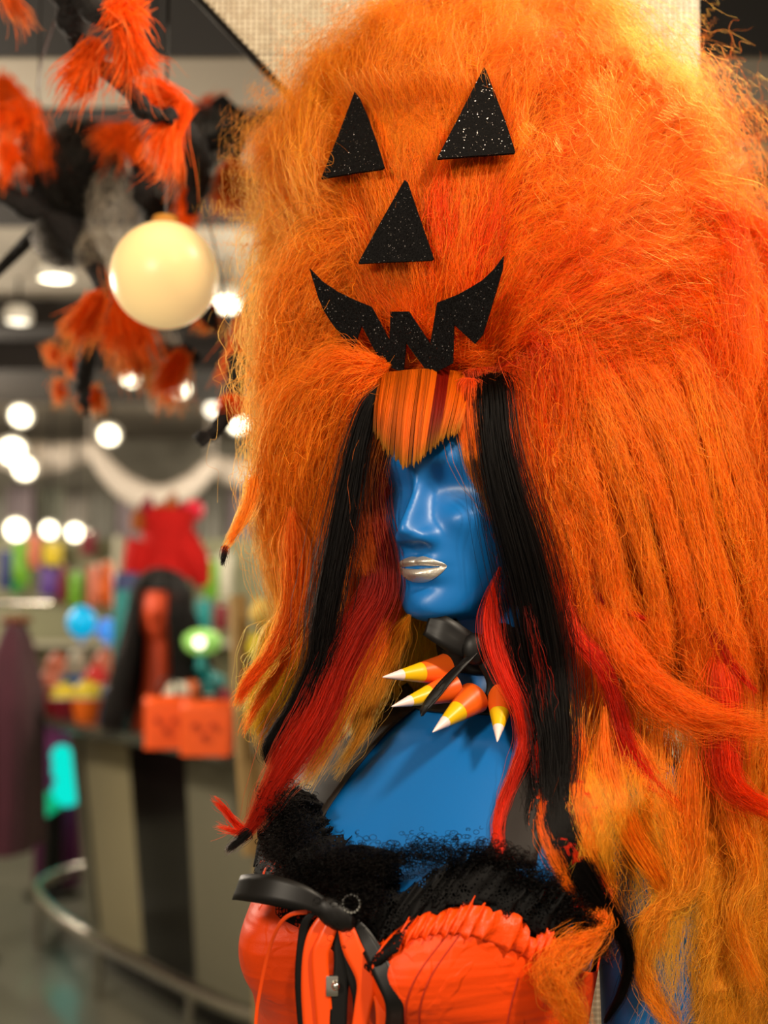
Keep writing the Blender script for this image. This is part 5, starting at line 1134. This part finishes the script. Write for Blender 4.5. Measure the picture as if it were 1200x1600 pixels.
# yellow blow-up items just beyond the wig's left edge
for u, v, ru, rv, col, lb in ((420, 958, 30, 24, (235, 195, 95), 'pale yellow plush ball half hidden behind the wig'), (410, 1012, 24, 22, (215, 195, 15), 'lemon yellow plush ball below the pale yellow one'), (412, 1115, 26, 34, (200, 190, 20), 'lemon yellow plush ball low beside the wig ends')):
    Y = 3.0; q = Y/FPX; c = WY(u, v, Y); e = tag(empty('plush_ball', c), lb, 'plush', 'yellow plush balls on the tall stand')
    o = obj('plush_body', ell(B(), (0, 0, 0), (ru*q, ru*q, rv*q)), cm('plush_%d' % v, *col, .8, bump=.5, bscale=80)); o.parent = e
    o = obj('ear', tube(B(), [Vector((-ru*q*.6, 0, rv*q*.7)), Vector((-ru*q*.75, 0, rv*q*1.25))], [.008, .002], 8), cm('plush_%d' % v, *col, .8)); o.parent = e
pt = tag(empty('plush_stand', (WY(412, 1100, 3.06).x, 3.06, 0)), 'tan pole stand holding yellow plush balls beside the wig', 'stand')
x = pt.location.x
obj('pole', tube(B(), [Vector((x, 3.08, .02)), Vector((x, 3.08, WY(412, 940, 3.08).z))], .022, 12), cm('tan_wood', 172, 140, 88, .6), pt, True)
obj('pole', tube(B(), [WY(372, 930, 3.08), WY(378, 1100, 3.08), Vector((x-.03, 3.08, .9))], .022, 12, res=10), cm('tan_wood', 172, 140, 88, .6), pt, True)
obj('foot', lathe(B(), [(.2, 0), (.2, .02), (.03, .04)], 30, (x, 3.08, 0)), M['black'], pt, True)
for v in (958, 1012, 1115): obj('peg', tube(B(), [Vector((x, 3.08, WY(412, v, 3.08).z)), Vector((WY(415, v, 3.0).x, 3.0, WY(412, v, 3.0).z))], .008, 8), M['black'], pt, True)
# ------------------------------------------------------------------ lantern and the black branch garland with orange fur tufts
LP = WY(257, 430, 1.62)
lan = tag(empty('round_lantern', LP), 'round cream glowing globe lantern hanging beside the orange wig', 'lantern')
def lantern_mat():
    m = mat('glowing_globe', srgb(246, 212, 140), .35, emit=(1.0, .70, .32), estr=.45, spec=.5); nt = m.node_tree; b = nt.nodes['Principled BSDF']
    return m
rl = 85*1.62/FPX
o = obj('globe', ell(B(), (0, 0, 0), (rl, rl, rl), 48), lantern_mat()); o.parent = lan
o = obj('cap', lathe(B(), [(.004, rl+.012), (.016, rl+.008), (.020, rl-.002)], 20), cm('amber_cap', 190, 130, 50, .5)); o.parent = lan
o = obj('cord', tube(B(), [Vector((0, 0, rl+.005)), Vector((0, 0, CEIL-LP.z))], .0022, 6), M['black']); o.parent = lan
M['bark'] = mat('black_branch', srgb(20, 15, 13), .85, bump=1.0, bscale=90); M['cob'] = mat('grey_web', srgb(120, 110, 92), .9)
gar = tag(empty('hanging_branch', WY(120, 60, 1.5)), 'black gnarled branch garland hung with orange fur tufts, upper left', 'branch')
def branch(pts, rad, name='branch'):
    P = [WY(u, v, Y) for u, v, Y in pts]; bm = B(); tube(bm, P, rad, 9, res=26)
    for v_ in bm.verts: v_.co += Vector((1, .3, 1))*.0022*math.sin(v_.co.x*260+v_.co.z*310)
    obj(name, bm, M['bark'], gar, True, smooth=2)
branch([(90, -60, 1.35), (110, 0, 1.38), (118, 60, 1.4), (130, 70, 1.4)], [.030, .024, .014, .004])
branch([(110, -20, 1.38), (150, 20, 1.34), (190, 36, 1.32), (205, 38, 1.32)], [.014, .012, .008, .002])
branch([(150, 100, 1.38), (180, 115, 1.37), (205, 145, 1.37), (225, 175, 1.38), (262, 182, 1.38)], [.008, .011, .012, .010, .005])
branch([(262, 182, 1.4), (300, 220, 1.6), (310, 270, 1.75), (300, 330, 1.8)], [.010, .016, .018, .010])
branch([(-20, 290, 1.9), (40, 320, 1.9), (90, 340, 1.9), (130, 390, 1.85), (160, 440, 1.8), (165, 468, 1.8)], [.018, .020, .026, .022, .012, .006])
branch([(90, 340, 1.9), (50, 370, 1.95), (20, 400, 2.0), (-20, 440, 2.0)], [.016, .012, .010, .008])
branch([(50, 200, 1.85), (45, 240, 1.85), (60, 300, 1.9), (90, 340, 1.9)], [.012, .012, .014, .016])
branch([(230, 260, 1.8), (225, 300, 1.8), (240, 330, 1.85), (250, 380, 1.9), (270, 470, 1.95)], [.012, .016, .020, .016, .008])
branch([(190, 200, 1.9), (240, 280, 1.95), (320, 230, 2.0), (400, 190, 2.0), (450, 175, 2.0)], [.016, .014, .014, .012, .008])
branch([(340, 160, 2.1), (370, 200, 2.1), (360, 260, 2.1)], [.02, .022, .012])
branch([(230, 545, 1.95), (262, 548, 1.9), (298, 556, 1.9), (312, 562, 1.9)], [.006, .012, .012, .006])
branch([(310, 470, 1.95), (330, 500, 1.95), (338, 520, 1.95)], [.012, .013, .005])
branch([(150, 480, 1.95), (140, 540, 2.0), (130, 600, 2.1), (135, 650, 2.1)], [.008, .016, .014, .005])
branch([(372, 560, 1.62), (368, 610, 1.6), (352, 650, 1.58), (330, 680, 1.57)], [.014, .012, .011, .008])
for e_ in ((315, 700, 1.57), (308, 688, 1.57), (322, 694, 1.55), (304, 680, 1.58)):
    branch([(330, 678, 1.57), ((330+e_[0])/2-2, (678+e_[1])/2, 1.565), e_], [.007, .006, .001], 'claw')
branch([(225, 560, 2.0), (232, 590, 2.0), (236, 612, 2.0)], [.010, .008, .003])
M_hf = hair_mat('orange_fur', rough=.4, diff=.88, tr=.12)
FO = np.array([.95, .10, .004]); FL_ = np.array([.95, .26, .06])
def tuft(u, v, Y, dirs, ln, n=900, r=.0004, wid=12, label=None, pale=.25, drop=.5):
    """fur tuft: root px, list of (du,dv) comb directions"""
    root = np.array(WY(u, v, Y)); s_ = Y/FPX; K = 12; P = []; cols = []
    for (du, dv) in dirs:
        m = int(n*.45)//len(dirs); d = np.array([du, 0, -dv], float); d /= np.linalg.norm(d)
        D = d[None]+rng.normal(0, .20, (m, 3))*np.array([1, .9, 1]); Ls = .84*ln*s_*rng.uniform(.55, 1.15, m)
        st = root[None]+rng.normal(0, 1, (m, 3))*wid*s_*.36; t = np.linspace(0, 1, K)
        p = st[:, None]+D[:, None]*(t[None, :, None]*Ls[:, None, None]); p[..., 2] -= drop*(t[None]**2)*Ls[:, None]*.6
        p = p+np.stack([noise3(p+root, .03, c) for c in (0, 1, 2)], -1)*.004*t[None, :, None]/.5
        P.append(p); pl = (rng.random((m, 1, 1)) < (pale if Y < 1.6 else pale*.3))*.8; tcol = t[None, :, None]*pl; cols.append(FO*(1-tcol)+FL_*tcol+0*p)
    o = strands('fur_tuft', [np.concatenate(P)], [rad_profile(sum(q.shape[0] for q in P), K, r)], [np.concatenate(cols)*rng.uniform(.7, 1.1)], M_hf, gar, True, px=False)
    q = B(); ell(q, WY(u, v, Y), (wid*s_*.25,)*3, 12); c_ = obj('tuft_core', q, M['wigbase']); c_.parent = o
tuft(190, 20, 1.32, [(.2, .2), (-.6, .1), (.5, -.6)], 36, 1500, wid=34)
tuft(195, 45, 1.33, [(.3, 1), (-.1, 1), (.6, .8)], 90, 1300, wid=18, pale=.4, r=.00035)
tuft(150, 75, 1.36, [(-.7, .9), (-.4, 1)], 80, 1300, wid=24)
tuft(5, -15, 1.4, [(.5, 1), (.9, .8)], 65, 500, wid=14, pale=.6, r=.0003)
tuft(285, 170, 1.42, [(-.5, 1), (-.9, .9), (-.9, -.5)], 95, 1700, wid=24, pale=.3)
tuft(268, 150, 1.42, [(-1, .3), (-.6, -.4)], 60, 500, wid=14, pale=.4)
tuft(205, 205, 1.75, [(-1, .1), (-.6, .6), (.4, .9)], 60, 1100, wid=20)
tuft(40, 175, 1.85, [(-.5, .6), (.5, 1), (-1, .2)], 66, 1000, wid=34, r=.0005)
tuft(5, 130, 1.85, [(-.2, 1), (.6, .6)], 60, 900, wid=24, r=.0005)
tuft(60, 215, 1.85, [(.3, 1), (-.5, 1)], 50, 700, wid=20, r=.0005)
tuft(10, 230, 1.85, [(0, 1), (.5, .5)], 50, 600, wid=22, r=.0005)
tuft(325, 165, 2.1, [(.4, -.4), (-.6, .2)], 34, 600, wid=18, r=.0005)
tuft(302, 295, 1.8, [(-.5, 1)], 62, 900, wid=16, r=.0005)
tuft(365, 265, 1.8, [(-.3, 1), (.3, 1)], 64, 1100, wid=24, r=.0005)
tuft(280, 230, 1.8, [(.2, 1)], 46, 500, wid=12, r=.0005)
tuft(155, 470, 1.75, [(-.9, 1), (-.6, .6)], 70, 1200, wid=22, r=.0005)
tuft(198, 478, 1.72, [(.2, 1), (-.3, 1), (.5, .7), (.1, -1)], 72, 2200, wid=30, r=.0005)
tuft(205, 530, 1.78, [(-.1, 1), (.3, 1)], 62, 900, wid=20, pale=.6, r=.0005)
tuft(280, 560, 1.85, [(-.7, 1), (-.2, 1)], 60, 1200, wid=22, pale=.5, r=.0005)
tuft(330, 480, 1.95, [(-.6, 1), (.3, .6)], 40, 500, wid=14, r=.0005)
tuft(385, 510, 1.7, [(-.5, 1), (-.2, .9)], 70, 1200, wid=20, r=.0005)
tuft(368, 632, 1.58, [(-.8, .1), (.8, .1), (0, .4)], 24, 1100, wid=20, r=.0004, pale=.1)
tuft(80, 545, 2.5, [(0, 1)], 22, 400, wid=18, r=.0006); tuft(92, 600, 2.5, [(0, 1)], 22, 400, wid=16, r=.0006); tuft(148, 610, 2.3, [(.2, 1), (-.5, .4)], 30, 500, wid=18, r=.0006); tuft(112, 560, 2.5, [(0, 1)], 20, 400, wid=16, r=.0006); tuft(100, 508, 2.5, [(.2, 1)], 20, 300, wid=14, r=.0006)
# wrapped dark wool and grey web in the heart of the garland
def fuzz(u, v, Y, ru, rv, n, col, ln=40, name='dark_wool', r=.0005):
    s_ = Y/FPX; c = np.array(WY(u, v, Y)); K = 12
    q = rng.normal(size=(n, 3)); q /= np.linalg.norm(q, axis=1)[:, None]; a = rng.normal(size=(n, 3)); a -= q*np.einsum('ij,ij->i', a, q)[:, None]; a /= np.linalg.norm(a, axis=1)[:, None]
    t = np.linspace(0, 1, K)*rng.uniform(.5, 2.2, (n, 1)); p = (q[:, None]*np.cos(t)[..., None]+a[:, None]*np.sin(t)[..., None])*rng.uniform(.6, 1.1, (n, 1, 1))
    p += np.stack([noise3(p+q[:, None]*3, .5, k) for k in (0, 1, 2)], -1)*.12
    p = p*np.array([ru, ru*.7, rv])*s_+c
    return strands(name, [p], [rad_profile(n, K, r)], [np.tile(np.array(col), (n, K, 1))*rng.uniform(.6, 1.5, (n, 1, 1))], M_hf if name != 'dark_wool' else H_BK, gar, True, px=False)
fuzz(130, 265, 1.88, 62, 75, 2600, (.02, .017, .014)); fuzz(100, 370, 1.9, 45, 50, 900, (.02, .017, .014)); fuzz(250, 340, 1.85, 30, 70, 500, (.02, .017, .014)); fuzz(320, 220, 2.05, 45, 55, 700, (.02, .017, .014))
fuzz(175, 330, 1.82, 40, 70, 330, (.30, .26, .20), name='grey_web', r=.00025); fuzz(150, 400, 1.82, 30, 45, 220, (.36, .31, .23), name='grey_web', r=.00025)
fuzz(245, 535, 1.9, 34, 30, 200, (.36, .31, .23), name='grey_web', r=.0004); fuzz(240, 615, 2.0, 12, 28, 160, (.5, .42, .32), name='grey_web', r=.0004)
for (u, v) in ((120, -80), (60, 150), (240, 250)):
    p = WY(u, v, 1.9 if v > 0 else 1.36); obj('hanging_wire', tube(B(), [p, Vector((p.x, p.y, CEIL))], .0012, 5), M['black'], gar, True)
obj('hanging_wire', tube(B(), [WY(120, -70, 1.36), WY(60, 150, 1.85), WY(150, 270, 1.88), WY(302, 300, 1.8), WY(372, 560, 1.62)], .0012, 5, res=40), M['black'], gar, True)
obj('hanging_wire', tube(B(), [WY(165, 440, 1.8), WY(150, 480, 1.95), WY(100, 508, 2.5), WY(112, 560, 2.5), WY(92, 600, 2.5), WY(148, 610, 2.3), WY(232, 590, 2.0), WY(230, 545, 1.95), WY(310, 470, 1.95), WY(270, 470, 1.95)], .0012, 5, res=60), M['black'], gar, True)
